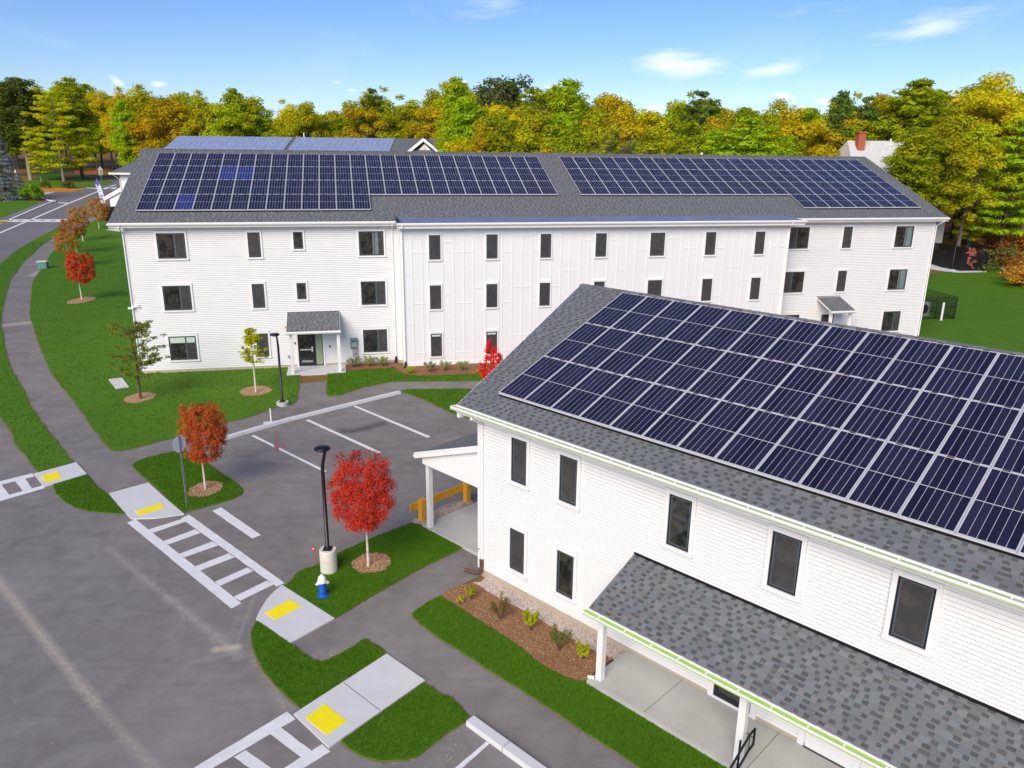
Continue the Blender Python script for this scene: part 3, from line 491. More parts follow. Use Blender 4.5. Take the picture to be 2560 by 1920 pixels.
def asphalt_mat():
    m = mat('asphalt', (.11, .105, .108), .85, .2)
    t = NT(m)
    p = t.pos()
    big = t.noise(.22, 5, .6, p, .6)
    mid = t.noise(1.1, 6, .65, p, .8)
    sp = t.n('ShaderNodeVectorMath', operation='MULTIPLY')
    t.set(sp.inputs[0], p)
    sp.inputs[1].default_value = (.5, 2.2, 1)
    streak = t.noise(.9, 5, .6, sp.outputs[0], .3)
    fine = t.noise(55, 2, .7, p)
    c = t.mix(t.ramp(big, .3, .7), (.146, .136, .127), (.232, .214, .200))
    c = t.mix(t.math('MULTIPLY', t.ramp(mid, .40, .72), .6), c, (.285, .268, .255))
    c = t.mix(t.math('MULTIPLY', t.ramp(streak, .5, .8), .4), c, (.098, .093, .090))
    c = t.mix(t.math('MULTIPLY', t.ramp(fine, .45, .8), .4), c, (.42, .40, .38))
    c = t.mix(t.math('MULTIPLY', t.ramp(fine, .5, .2), .4), c, (.075, .07, .073))
    wob = t.math('MULTIPLY', t.math('SUBTRACT', t.noise(2.5, 4, .6, p), .5), .5)

    def seg(a, b, w, col, amt, thr=.35):
        nonlocal c
        av, ab = Vector((*a, 0)), Vector((b[0] - a[0], b[1] - a[1], 0))
        x = t.n('ShaderNodeVectorMath', operation='SUBTRACT')
        t.set(x.inputs[0], p)
        x.inputs[1].default_value = av
        d = t.n('ShaderNodeVectorMath', operation='DOT_PRODUCT')
        t.set(d.inputs[0], x.outputs[0])
        d.inputs[1].default_value = ab / ab.length_squared
        h = t.math('ADD', d.outputs['Value'], 0.0, True)
        y = t.n('ShaderNodeVectorMath', operation='SCALE')
        y.inputs[0].default_value = ab
        t.set(y.inputs['Scale'], h)
        q = t.n('ShaderNodeVectorMath', operation='DISTANCE')
        t.set(q.inputs[0], x.outputs[0])
        t.set(q.inputs[1], y.outputs[0])
        dist = t.math('ADD', q.outputs['Value'], t.math('MULTIPLY', wob, w * 1.6))
        f = t.math('SUBTRACT', 1.0, t.math('DIVIDE', dist, w), True)
        nz = t.ramp(t.noise(9, 5, .7, p), thr, thr + .35)
        c = t.mix(t.math('MULTIPLY', t.math('MULTIPLY', f, nz), amt), c, col)

    for s in DIRT:
        seg(*s)
    t.color(c)
    t.bump(fine, .25, .01)
    return m


M['asphalt'] = asphalt_mat()


def road_mat():
    m = mat('road_asphalt', (.12, .115, .125), .85, .2)
    t = NT(m)
    p = t.pos()
    c = t.mix(t.ramp(t.noise(.12, 5, .65, p, .5), .3, .7), (.155, .150, .155), (.205, .198, .203))
    c = t.mix(t.math('MULTIPLY', t.ramp(t.noise(18, 3, .7, p), .4, .8), .3), c, (.22, .2, .2))
    t.color(c)
    return m


M['road'] = road_mat()


def grass_mat(name, k=1.0):
    m = mat(name, (.05, .14, .01), .75, .15)
    t = NT(m)
    p = t.pos()
    c = t.mix(t.ramp(t.noise(.55, 5, .6, p), .3, .7), (.062 * k, .155 * k, .006), (.088 * k, .205 * k, .009))
    c = t.mix(t.math('MULTIPLY', t.ramp(t.noise(5, 5, .7, p), .4, .75), .55), c, (.048 * k, .118 * k, .004))
    c = t.mix(t.math('MULTIPLY', t.ramp(t.noise(34, 4, .75, p), .42, .7), .6), c, (.12 * k, .24 * k, .014))
    t.color(c)
    t.bump(t.noise(34, 4, .75, p), .6, .03)
    return m


M['lawn'] = grass_mat('lawn_turf')
M['far_grass'] = grass_mat('far_turf', 1.0)


def leafy(name, c1, c2, tr=.3, rough=.6, tint=None):
    """foliage: per-leaf and per-tree colour, some light passing through the leaf"""
    m = bpy.data.materials.new(name)
    m.use_nodes = True
    nt = m.node_tree
    t = NT(m)
    c = t.mix(t.island(), c1, c2)
    h = t.n('ShaderNodeHueSaturation')
    t.set(h.inputs['Color'], c)
    t.set(h.inputs['Hue'], t.math('ADD', .485, t.math('MULTIPLY', t.objrand(), .03)))
    t.set(h.inputs['Value'], t.math('ADD', .78, t.math('MULTIPLY', t.objrand(), .44)))
    c = h.outputs[0]
    if tint:
        c = t.mix(t.math('MULTIPLY', t.ramp(t.noise(.33, 2, .5, t.pos()), .5, .68), .8), c, tint)
    t.color(c)
    t.b.inputs['Roughness'].default_value = rough
    t.b.inputs['Specular IOR Level'].default_value = .12
    tl = t.n('ShaderNodeBsdfTranslucent')
    t.set(tl.inputs[0], c)
    mx = t.n('ShaderNodeMixShader')
    mx.inputs[0].default_value = tr
    out = nt.nodes['Material Output']
    nt.links.new(t.b.outputs[0], mx.inputs[1])
    nt.links.new(tl.outputs[0], mx.inputs[2])
    nt.links.new(mx.outputs[0], out.inputs[0])
    return m


M['leaf_oak'] = leafy('oak_leaf', (.56, .58, .012), (.42, .49, .012), .5, tint=(.64, .54, .010))
M['leaf_lime'] = leafy('lime_leaf', (.44, .54, .010), (.28, .40, .010), .42)
M['leaf_gold'] = leafy('gold_leaf', (.68, .58, .010), (.54, .50, .010), .5, tint=(.76, .50, .010))
M['leaf_rust'] = leafy('rust_leaf', (.66, .48, .012), (.52, .42, .010), .5)
M['leaf_pine'] = leafy('pine_needle', (.46, .57, .012), (.32, .45, .012), .5, tint=(.55, .55, .010))
M['leaf_pine_dark'] = leafy('dark_pine_needle', (.17, .25, .035), (.11, .17, .025), .38)
M['leaf_dark'] = leafy('dark_oak_leaf', (.15, .20, .045), (.085, .13, .032), .35, tint=(.19, .18, .11))
M['leaf_whitepine'] = leafy('white_pine_needle', (.64, .64, .012), (.48, .53, .012), .5, tint=(.70, .50, .010))
M['leaf_bare'] = leafy('thin_twig', (.24, .19, .13), (.15, .12, .09))
M['leaf_red'] = leafy('red_leaf', (.66, .036, .042), (.46, .018, .022), .42)
M['leaf_crimson'] = leafy('crimson_leaf', (.95, .012, .04), (.75, .006, .025), .42)
M['leaf_orange_red'] = leafy('orange_red_leaf', (.62, .125, .030), (.40, .062, .018), .4)
M['leaf_orange'] = leafy('orange_brown_leaf', (.58, .275, .022), (.40, .165, .014), .4)
M['leaf_pink'] = leafy('dusty_pink_leaf', (.62, .20, .17), (.42, .13, .12), .4)
M['leaf_young'] = leafy('olive_leaf', (.32, .38, .045), (.19, .23, .03), .45)
M['leaf_yellow'] = leafy('yellow_green_leaf', (.72, .74, .008), (.42, .54, .008), .42)
M['leaf_spruce'] = leafy('blue_spruce_needle', (.30, .37, .35), (.14, .19, .19), .25)
M['leaf_yew'] = leafy('yew_leaf', (.26, .46, .012), (.15, .30, .010), .35)
M['leaf_shrub'] = leafy('pale_shrub_leaf', (.46, .48, .22), (.26, .31, .10), .4)
M['leaf_shrub_green'] = leafy('green_shrub_leaf', (.20, .27, .055), (.13, .15, .045), .4, tint=(.30, .16, .05))
M['leaf_shrub_yellow'] = leafy('yellow_shrub_leaf', (.54, .54, .02), (.27, .32, .012), .4)
M['leaf_undergrowth'] = leafy('russet_undergrowth', (.62, .26, .025), (.34, .19, .04), .4, tint=(.14, .09, .04))
M['blade'] = leafy('grass_blade', (.095, .215, .007), (.050, .135, .004), .3)
M['blade'].node_tree.nodes['Principled BSDF'].inputs['Roughness'].default_value = .6


def litter(name, a, b, c_, sc):
    m = mat(name, a, .9, .1)
    t = NT(m)
    p = t.pos()
    c = t.mix(t.ramp(t.noise(sc, 5, .65, p), .3, .7), a, b)
    c = t.mix(t.math('MULTIPLY', t.ramp(t.noise(sc * 14, 4, .75, p), .4, .75), .7), c, c_)
    t.color(c)
    t.bump(t.noise(sc * 14, 4, .75, p), .7, .03)
    return m


M['mulch'] = litter('bark_mulch', (.25, .125, .06), (.34, .19, .095), (.14, .065, .035), 1.4)
M['straw'] = litter('pale_mulch', (.50, .31, .15), (.42, .25, .12), (.28, .15, .08), 2.0)
M['leaf_floor'] = litter('fallen_leaves', (.70, .27, .02), (.52, .20, .03), (.30, .14, .04), .35)
M['gold_floor'] = litter('dry_golden_grass', (.72, .42, .03), (.62, .33, .03), (.45, .26, .04), .4)
M['forest_floor'] = litter('forest_floor', (.20, .13, .05), (.26, .15, .05), (.10, .08, .03), .3)
M['soil'] = litter('dry_soil_edge', (.30, .22, .13), (.20, .17, .09), (.12, .13, .05), 3)


def chip_mat(name, cs):
    m = mat(name, cs[0], .85, .2)
    t = NT(m)
    r_ = t.island()
    c = t.mix(t.ramp(r_, 0, .5), cs[0], cs[1])
    c = t.mix(t.ramp(r_, .5, 1), c, cs[2])
    t.color(c)
    return m


M['stones'] = chip_mat('river_stone', ((.34, .22, .17), (.52, .43, .37), (.70, .64, .58)))
M['chips'] = chip_mat('mulch_chip', ((.16, .075, .04), (.32, .17, .085), (.52, .34, .20)))
M['chips_pale'] = chip_mat('pale_mulch_chip', ((.34, .20, .10), (.55, .36, .20), (.66, .48, .30)))

# ================================================================ the ground
def sheet(name, poly, z, m, parent=None, kind='structure', thick=0.0, jag=0.0, seed=1, step=.22, out=0.0):
    """a flat patch of ground following the terrain; thick adds a skirt, jag roughens the outline"""
    rr = random.Random(seed)
    pts = [Vector((p[0], p[1])) for p in poly]
    if sum(pts[i - 1].x * pts[i].y - pts[i].x * pts[i - 1].y for i in range(len(pts))) < 0:
        pts.reverse()
    if jag or out:
        q = []
        for i in range(len(pts)):
            a, b = pts[i], pts[(i + 1) % len(pts)]
            L = (b - a).length
            n = max(1, min(400, int(L / step)))
            nor = Vector(((b - a).y, -(b - a).x)).normalized() if L > 1e-6 else Vector((0, 0))
            for k in range(n):
                t = k / n
                q.append(a + (b - a) * t + nor * (out + (rr.uniform(-jag, jag) if k else 0)))
        pts = q
    bm = bmesh.new()
    vs = [bm.verts.new((p.x, p.y, 0)) for p in pts]
    tri = geometry.tessellate_polygon([[Vector((p.x, p.y, 0)) for p in pts]])
    for a, b, c in tri:
        try:
            bm.faces.new((vs[a], vs[b], vs[c]))
        except ValueError:
            pass
    bmesh.ops.recalc_face_normals(bm, faces=bm.faces)
    for f in bm.faces:
        if f.normal.z < 0:
            f.normal_flip()
    ys = [p.y for p in pts]
    if max(ys) > 110 > min(ys):
        bmesh.ops.bisect_plane(bm, geom=bm.verts[:] + bm.edges[:] + bm.faces[:], plane_co=(0, 110, 0), plane_no=(0, 1, 0))
    for v in bm.verts:
        v.co.z = T(v.co.y) + z
    if thick:
        be = [e for e in bm.edges if e.is_boundary]
        r_ = bmesh.ops.extrude_edge_only(bm, edges=be)
        for g in r_['geom']:
            if isinstance(g, bmesh.types.BMVert):
                g.co.z -= thick
    me = bpy.data.meshes.new(name)
    bm.to_mesh(me)
    bm.free()
    me.materials.append(m)
    o = link(name, me, parent)
    return tag(o, kind=kind)


gr = sheet('ground', [(-900, -200), (900, -200), (900, 1500), (-900, 1500)], -.03, M['forest_floor'])
sheet('forest_floor', [(-330, 112), (330, 112), (330, 420), (-330, 420)], -.012, M['forest_floor'])
lot = sheet('parking_lot', PAVED['parking_lot'], 0.0, M['asphalt'])
road = sheet('road', PAVED['road'], .02, M['road'])
path = sheet('footpath', PAVED['footpath'], .006, M['asphalt'])

lawns = {}
for i, (k, poly) in enumerate(LAWN.items()):
    far = k.startswith('far')
    near = k in ('hydrant', 'south', 'corner', 'porch', 'island', 'left_island')
    o = sheet('lawn', poly, .035 if not far else .03, M['far_grass'] if far else M['lawn'], thick=.06,
              jag=.025 if near else (.05 if not far else .2), seed=i, step=.16 if near else (.4 if not far else 2))
    lawns[k] = o
    if k not in ('right',):
        e = sheet('soil_edge', poly, .014 if k != 'far_left' else .026, M['soil'], parent=o, kind=None, jag=.03 if near else .05, seed=i + 50,
                  step=.13 if near else .4, out=.035 if near else .06)
sheet('leaf_litter', BED['leaf_right'], .012, M['leaf_floor'], jag=.3, step=1.5)
sheet('leaf_litter', BED['leaf_far'], .035, M['leaf_floor'], jag=.3, step=2)
sheet('leaf_litter', BED['leaf_bank'], .04, M['leaf_floor'], jag=.2, step=2)
sheet('driveway', BED['driveway'], .045, M['concrete_grey'])
sheet('dry_grass', GOLD, .02, M['gold_floor'], jag=.4, step=1.5)
bed_b = sheet('planting_bed', BED['mulch'], .050, M['mulch'], thick=.06, jag=.02, step=.15)
grav_b = sheet('gravel_strip', BED['gravel'], .040, M['stones'], thick=.05, jag=.02, step=.12)
grav_r = sheet('gravel_strip', BED['gravel_rail'], .040, M['stones'], thick=.05, jag=.03, step=.12)
bed_a = sheet('planting_bed', BED['mulch_A'], .050, M['mulch'], thick=.06, jag=.04, step=.3)

# concrete ramps with tactile pads
for k in ('r1', 'r2', 'r3', 'r4'):
    o = sheet('curb_ramp', RAMP[k], .045, M['concrete'], thick=.06)
    c = [sum(p[i] for p in PAD[k]) / 4 for i in (0, 1)]
    pd = sheet('tactile_pad', PAD[k], .053, M['tactile'], parent=o, kind=None, thick=.01)
    # raised domes on the pad
    P = [Vector((*p, 0)) for p in PAD[k]]
    nx, ny = 18, 9
    mb = MB()
    for a in range(nx):
        for b in range(ny):
            s, t_ = (a + .5) / nx, (b + .5) / ny
            q = (P[0] * (1 - s) + P[1] * s) * (1 - t_) + (P[3] * (1 - s) + P[2] * s) * t_
            mb.lathe([(.016, .053), (.011, .058)], 6, 0, (q.x, q.y, 0))
    d = mb.build('dome_field', M['tactile'], o)
    d['kind'] = 'stuff'
    if k == 'r4':
        a, b = Vector((*JOINT4[0], 0)), Vector((*JOINT4[1], 0))
        w = (b - a).cross(Vector((0, 0, 1))).normalized() * .008
        MB().quad((*(a - w).xy, .0465), (*(b - w).xy, .0465), (*(b + w).xy, .0465), (*(a + w).xy, .0465)).build('control_joint', M['drain'], o)

# paint
for k, quads in MARK.items():
    for i, q in enumerate(quads):
        far = k in ('road_line', 'yellow_line')
        nm = {'crosswalk_main': 'crosswalk_bar', 'crosswalk_left': 'crosswalk_bar', 'crosswalk_near': 'crosswalk_bar'}.get(k, k)
        base = .004 if not far else .028
        sheet(nm, q, base + .002 * (i % 3 if k.startswith('cross') else 0) + (.0015 * (i % 2)), M['paint_yellow'] if k == 'yellow_line' else M['paint'],
              parent=road if far else lot, kind=None, jag=.006 if not far else 0, seed=i, step=.15)

# survey arrow sprayed on the asphalt
ap = [G2 for G2 in ARROW]
for q in ap:
    sheet('sprayed_mark', q, .005, M['orange_paint'], parent=lot, kind=None, jag=.02, step=.08)

# kerbs
def kerb_run(pts, near, h=.13):
    K = [Vector((*p, 0)) for p in pts]
    nrm = (K[-1] - K[0]).cross(Vector((0, 0, 1))).normalized()
    w = abs((Vector((*near, 0)) - K[0]).dot(nrm))
    w = .27
    root = empty('kerb', (K[0].x, K[0].y, 0))
    root['kind'] = 'structure'
    for a, b in zip(K[:-1], K[1:]):
        d = (b - a).normalized()
        a2, b2 = a + d * .012 - K[0], b - d * .012 - K[0]
        n = nrm * w
        c = .025
        top = [a2, b2, b2 + n * .9, a2 + n * .9]
        vs = [(p.x, p.y, h) for p in top] + [(p.x, p.y, -.02) for p in (a2, b2, b2 + n, a2 + n)]
        MB().add(vs, ((0, 3, 2, 1), (4, 5, 6, 7), (0, 1, 5, 4), (1, 2, 6, 5), (2, 3, 7, 6), (3, 0, 4, 7))).build('kerb_stone', M['concrete'], root)
    return root


kf = [Vector((*p, 0)) for p in KERB['kerb_front']]
# split the long run into stones like those in the picture
kp = [kf[0].xy, kf[1].xy, kf[2].xy, (kf[2] + (kf[3] - kf[2]) * .5).xy, kf[3].xy, kf[4].xy]
kerb_run([tuple(p) for p in kp], KERB['kerb_front_near'][0])
kn = KERB['kerb_near']
kerb_run([kn[0], tuple((Vector(kn[0]) + Vector(kn[3])) * .5), kn[3]], kn[1], .13)
fk = empty('far_kerb', (KERB['far_kerb'][0][0][0], KERB['far_kerb'][0][0][1], T(KERB['far_kerb'][0][0][1])))
fk['kind'] = 'structure'
for q in KERB['far_kerb']:
    o = sheet('kerb_stone', q, .15, M['paint'], kind=None, thick=.2)
    o.parent = fk
    o.location = -fk.location

# slabs lying on the lawn and beside the long building
tag(sheet('cover_slab', OBJ['slab'], .075, M['concrete'], kind=None, thick=.08), 'pale blue-white concrete cover slab lying flat in the lawn left of the olive tree', 'slab')
sheet('concrete_walk', CORNER_SLAB, .06, M['concrete'], thick=.07)
sheet('concrete_walk', FENCE_SLAB, .06, M['concrete'], thick=.08)


# ---------------------------------------------------------------- grass, chips and stones
def inside(poly, x, y):
    r_ = np.zeros(len(x), bool)
    n = len(poly)
    for i in range(n):
        x0, y0 = poly[i - 1]
        x1, y1 = poly[i]
        c = ((y0 > y) != (y1 > y)) & (x < (x1 - x0) * (y - y0) / ((y1 - y0) if y1 != y0 else 1e-9) + x0)
        r_ ^= c
    return r_


def scatter(poly, n):
    p = np.array(poly)
    lo, hi = p.min(0), p.max(0)
    x = nrs.uniform(lo[0], hi[0], n)
    y = nrs.uniform(lo[1], hi[1], n)
    k = inside(poly, x, y)
    return x[k], y[k]


def area(poly):
    return abs(sum(poly[i - 1][0] * poly[i][1] - poly[i][0] * poly[i - 1][1] for i in range(len(poly)))) / 2


def bbox_area(poly):
    p = np.array(poly)
    d = p.max(0) - p.min(0)
    return d[0] * d[1]


RINGS = [(v[0], v[1], v[2], v[3]) for v in RING.values()]


def grass_on(key, dens, hgt, wid):
    poly = LAWN[key]
    x, y = scatter(poly, int(bbox_area(poly) * dens))
    keep = np.ones(len(x), bool)
    for cx, cy, a, b in RINGS:
        keep &= ((x - cx) / a) ** 2 + ((y - cy) / b) ** 2 > .95
    keep &= ~inside(BED['mulch'], x, y)
    x, y = x[keep], y[keep]
    n = len(x)
    t = nrs.uniform(0, 2 * np.pi, n)
    h = hgt * nrs.uniform(.6, 1.3, n)
    w = wid * nrs.uniform(.7, 1.3, n)
    lx, ly = nrs.normal(0, .5, n) * h, nrs.normal(0, .5, n) * h
    V = np.zeros((n, 3, 3))
    V[:, 0] = np.stack([x - np.cos(t) * w, y - np.sin(t) * w, np.full(n, .03)], 1)
    V[:, 1] = np.stack([x + np.cos(t) * w, y + np.sin(t) * w, np.full(n, .03)], 1)
    V[:, 2] = np.stack([x + lx, y + ly, .03 + h], 1)
    return V.reshape(-1, 3)


def tri_mesh(name, V, m, k=3):
    n = len(V) // k
    me = bpy.data.meshes.new(name)
    me.vertices.add(len(V))
    me.vertices.foreach_set('co', V.astype(np.float32).ravel())
    me.loops.add(n * k)
    me.loops.foreach_set('vertex_index', np.arange(n * k, dtype=np.int32))
    me.polygons.add(n)
    me.polygons.foreach_set('loop_start', np.arange(0, n * k, k, dtype=np.int32))
    me.polygons.foreach_set('loop_total', np.full(n, k, np.int32))
    me.materials.append(m)
    me.update(calc_edges=True)
    return me


gv = [grass_on(*a) for a in (('hydrant', 1500, .05, .007), ('south', 1900, .05, .0065), ('corner', 1900, .05, .0065), ('porch', 1700, .05, .0065),
                             ('island', 900, .06, .010), ('left_island', 900, .06, .010), ('facade', 260, .07, .016), ('triangle', 300, .07, .016))]
# the big lawns: coarser tufts, thinning out with distance
poly = LAWN['main']
gv.append(grass_on('main', 34, .08, .022))
gv.append(grass_on('verge', 60, .08, .02))
tag(link('grass', tri_mesh('grass', np.concatenate(gv), M['blade'])), kind='stuff')


def bits(name, poly, n, size, m, z, flat=.6, parent=None, xy=None):
    """small angular stones or chips, each a squashed octahedron"""
    if xy is None:
        x, y = scatter(poly, n)
    else:
        x, y = xy
    n = len(x)
    s = size * nrs.uniform(.5, 1.4, n)
    t = nrs.uniform(0, 2 * np.pi, n)
    el = nrs.uniform(.5, 1, n)
    c, si = np.cos(t) * s, np.sin(t) * s
    zz_ = np.array([T(v) for v in y]) + z if y.max() > 110 else np.full(n, z)
    o = np.zeros((n, 6, 3))
    o[:, 0] = np.stack([x + c, y + si, zz_ + s * .2], 1)
    o[:, 1] = np.stack([x - si * el, y + c * el, zz_ + s * .2], 1)
    o[:, 2] = np.stack([x - c, y - si, zz_ + s * .2], 1)
    o[:, 3] = np.stack([x + si * el, y - c * el, zz_ + s * .2], 1)
    o[:, 4] = np.stack([x + c * .2, y + si * .2, zz_ + s * flat], 1)
    o[:, 5] = np.stack([x, y, zz_ - s * .3], 1)
    f = np.array([(0, 1, 4), (1, 2, 4), (2, 3, 4), (3, 0, 4)])
    me = bpy.data.meshes.new(name)
    me.vertices.add(n * 6)
    me.vertices.foreach_set('co', o.astype(np.float32).ravel())
    fi = (np.arange(n)[:, None, None] * 6 + f[None]).reshape(-1).astype(np.int32)
    me.loops.add(len(fi))
    me.loops.foreach_set('vertex_index', fi)
    me.polygons.add(n * 4)
    me.polygons.foreach_set('loop_start', np.arange(0, n * 12, 3, dtype=np.int32))
    me.polygons.foreach_set('loop_total', np.full(n * 4, 3, np.int32))
    me.materials.append(m)
    me.update(calc_edges=True)
    return tag(link(name, me, parent), kind='stuff')


bits('river_stones', BED['gravel'], int(bbox_area(BED['gravel']) * 1500), .022, M['stones'], .042)
bits('river_stones', BED['gravel_rail'], int(bbox_area(BED['gravel_rail']) * 1100), .026, M['stones'], .042)
bits('bark_chips', BED['mulch'], int(bbox_area(BED['mulch']) * 900), .020, M['chips'], .050, .35)
bits('bark_chips', BED['mulch_A'], int(bbox_area(BED['mulch_A']) * 120), .035, M['chips'], .050, .35)

# loose grit washed along the lawn edges
ex, ey = [], []
for k, w, dn in (('south', .09, 16), ('corner', .09, 16), ('porch', .06, 9), ('hydrant', .07, 8), ('island', .07, 5)):
    P = LAWN[k]
    for i in range(len(P)):
        a, b = Vector(P[i - 1]), Vector(P[i])
        for _ in range(int((b - a).length * dn)):
            q = a + (b - a) * rnd.random()
            ex.append(q.x + rnd.gauss(0, w))
            ey.append(q.y + rnd.gauss(0, w))
for cx, cy, sx, sy, n in GRIT:
    for _ in range(int(n)):
        ex.append(rnd.gauss(cx, sx))
        ey.append(rnd.gauss(cy, sy))
bits('loose_grit', None, 0, .013, M['stones'], .004, .6, None, (np.array(ex), np.array(ey)))

# ================================================================ building kit (local axes: u along the front, v into the building, z up)
BOARD = {}


def board(parent, name, u0, u1, v, z, exp, thick, m, shared=True):
    """one lapped siding board: thin at the top, thick at the butt, its face towards -v"""
    key = (exp, thick, m.name)
    if key not in BOARD:
        mb = MB()
        g = .017
        mb.prism([(-thick * .55, exp - g), (.024, exp - g), (.024, 0), (-thick, 0)], 0, 1)
        BOARD[key] = mb.mesh(name, m)
    return link(name, BOARD[key], parent, (u0, v, z), None, (u1 - u0, 1, 1))


def board_field(name, parent, u0, u1, v, z0, z1, exp, thick, m):
    """courses too fine to pick apart singly, joined"""
    mb = MB()
    n = int((z1 - z0) / exp) + 1
    for i in range(n):
        z = z0 + i * exp
        t = min(z + exp - .021, z1)
        js = sorted([u0, u1] + [rnd.uniform(u0, u1) for _ in range(int((u1 - u0) / 4.5))])
        for a, b in zip(js[:-1], js[1:]):
            mb.prism([(v - thick * .55, t), (v + .024, t), (v + .024, z), (v - thick, z)], a + .0002, b - .0002)
    o = mb.build(name, m, parent)
    o['kind'] = 'stuff'
    return o


WIN = {}


def window(parent, u0, u1, z0, z1, v, double=0, cas=.10, proud=.075, sill=True, shade=0.0, curtain=0.0, screen=None, top_gap=None):
    w, h = u1 - u0, z1 - z0
    c = cas
    key = ('c', round(w, 2), round(h, 2), c, proud)
    if key not in WIN:
        mb = MB()
        mb.box(-c, 0, -proud, 0, -.002, h + .001)
        mb.box(w, w + c, -proud, 0, -.002, h + .001)
        mb.box(-c, w + c, -proud - .004, 0, h + .001, h + c + .02)
        mb.box(-c - .012, w + c + .012, -proud - .022, 0, -.10, -.002)
        mb.box(-c - .01, w + c + .01, -proud - .016, 0, h + c + .021, h + c + .034)
        WIN[key] = mb.mesh('window', M['trim'])
    o = link('window', WIN[key], parent, (u0, v, z0))
    key = ('f', round(w, 2), round(h, 2), double)
    if key not in WIN:
        f = .045
        d0, d1 = -.060, -.004
        mb = MB()
        mb.box(.001, f, d0, d1, .001, h - .001)
        mb.box(w - f, w - .001, d0, d1, .001, h - .001)
        mb.box(f, w - f, d0, d1, .001, f)
        mb.box(f, w - f, d0, d1, h - f, h - .001)
        # inner sash
        g = .075
        e0, e1 = -.050, -.006
        mb.box(f, g, e0, e1, f, h - f, 1)
        mb.box(w - g, w - f, e0, e1, f, h - f, 1)
        mb.box(g, w - g, e0, e1, f, g, 1)
        mb.box(g, w - g, e0, e1, h - g, h - f, 1)
        if double:
            x = w * (.62 if double > 0 else .38)
            mb.box(x - .04, x + .04, d0 + .003, d1, f, h - f, 1)
        WIN[key] = mb.mesh('frame', [M['frame'], M['sash']])
    link('frame', WIN[key], o)
    x = w * (.62 if double > 0 else .38)
    if double:
        halves = ((.05, x, 'pane'), (x, w - .05, 'screen')) if double > 0 else ((.05, x, 'screen'), (x, w - .05, 'pane'))
    else:
        halves = ((.05, w - .05, screen or 'screen'),)
    for a, b, k in halves:
        key = ('p', round(b - a, 3), round(h, 2), k)
        if key not in WIN:
            WIN[key] = MB().box(0, b - a, -.040, -.033, .05, h - .05).mesh('pane', M[k])
        link('pane', WIN[key], o, (a, 0, 0))
    if shade:
        for a, b, k in halves:
            MB().box(a + .03, b - .03, -.0435, -.0405, h * (1 - shade), h - .06).build('roller_shade', M['shade'], o)
    if curtain:
        MB().box(w * .55, w * (.55 + .37 * curtain), -.0435, -.0405, .06, h - .06).build('curtain', M['curtain'], o)
    return o


def gutter(parent, u0, u1, v, z, liner=True, name='gutter', ht=.12, wd=.13, hang=.75, film='green_liner'):
    """K-style trough hung in front of the eave (front towards -v)"""
    prof = [(v - .002, z), (v - .002, z - ht), (v - wd * .75, z - ht), (v - wd, z - ht * .45), (v - wd, z - .002), (v - wd + .012, z - .002),
            (v - wd + .012, z - ht * .45), (v - wd * .75, z - ht + .012), (v - .014, z - ht + .012), (v - .014, z)]
    mb = MB()
    n = len(prof)
    vs = [(u0, *p) for p in prof] + [(u1, *p) for p in prof]
    mb.add(vs, [(i, (i + 1) % n, n + (i + 1) % n, n + i) for i in range(n)])
    for u in (u0, u1):                                         # end caps
        mb.box(u - .004, u + .004, v - wd, v - .002, z - ht, z - .004)
    g = mb.build(name, M['trim'], parent)
    if liner:
        MB().box(u0 + .006, u1 - .006, v - wd + .014, v - .016, z - ht + .016, z - ht * .13).build('gutter_film', M[film], g)
        k = int((u1 - u0) / hang)
        hm = MB().box(-.012, .012, v - wd + .012, v - .014, z - .03, z - .008).box(-.02, .02, v - wd * .62, v - wd * .38, z - .008, z + .004).mesh('gutter_hanger', M['trim'])
        for i in range(k):
            link('gutter_hanger', hm, g, (u0 + (i + .6 + rnd.uniform(-.06, .06)) * (u1 - u0) / k, 0, 0))
    return g


# ---------------------------------------------------------------- laminated roof shingles
def shingle_cells(width, length, exp, seed, skip=None, edge0=None, wid=(.10, .22), gap=(.08, .15)):
    """yield tooth / gap pieces: (kind, u0, u1, s0, s1, tone); s runs up the slope from the eave"""
    rr = random.Random(seed)
    n = int(math.ceil(length / exp))
    for i in range(n):
        s0, s1 = i * exp, min((i + 1) * exp, length)
        lo = edge0(s0) if edge0 else 0.0
        u = lo - rr.uniform(0, .2)
        tooth = rr.random() < .6
        while u < width:
            w = rr.uniform(*wid) if tooth else rr.uniform(*gap)
            if rr.random() < .12:
                w *= 1.6
            a, b = max(u, lo), min(u + w, width)
            if b - a > .012 and not (skip and skip(a, b, s0, s1)):
                if tooth:
                    yield (2, a, b, s0, s1, rr.uniform(.90, 1.12))
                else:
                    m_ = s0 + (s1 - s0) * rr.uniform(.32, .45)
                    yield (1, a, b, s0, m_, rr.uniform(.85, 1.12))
                    yield (0, a, b, m_, s1, rr.uniform(.50, .64))  # darker granule band with the upper course's shade put into its tone
            u += w
            tooth = not tooth


def tooth_verts(t, a, b, s0, s1):
    hi, lo = ((.0042, .001), (.0058, .0043), (.014, .0065))[t]
    top = s1 + (.012 if t != 1 else .0)
    vs = [(a, s0, hi), (b, s0, hi), (b, top, lo), (a, top, lo), (a, s0, -.004), (b, s0, -.004), (a, top, -.004), (b, top, -.004)]
    fs = [(0, 1, 2, 3), (4, 5, 1, 0), (4, 0, 3, 6), (1, 5, 7, 2)]
    return vs, fs


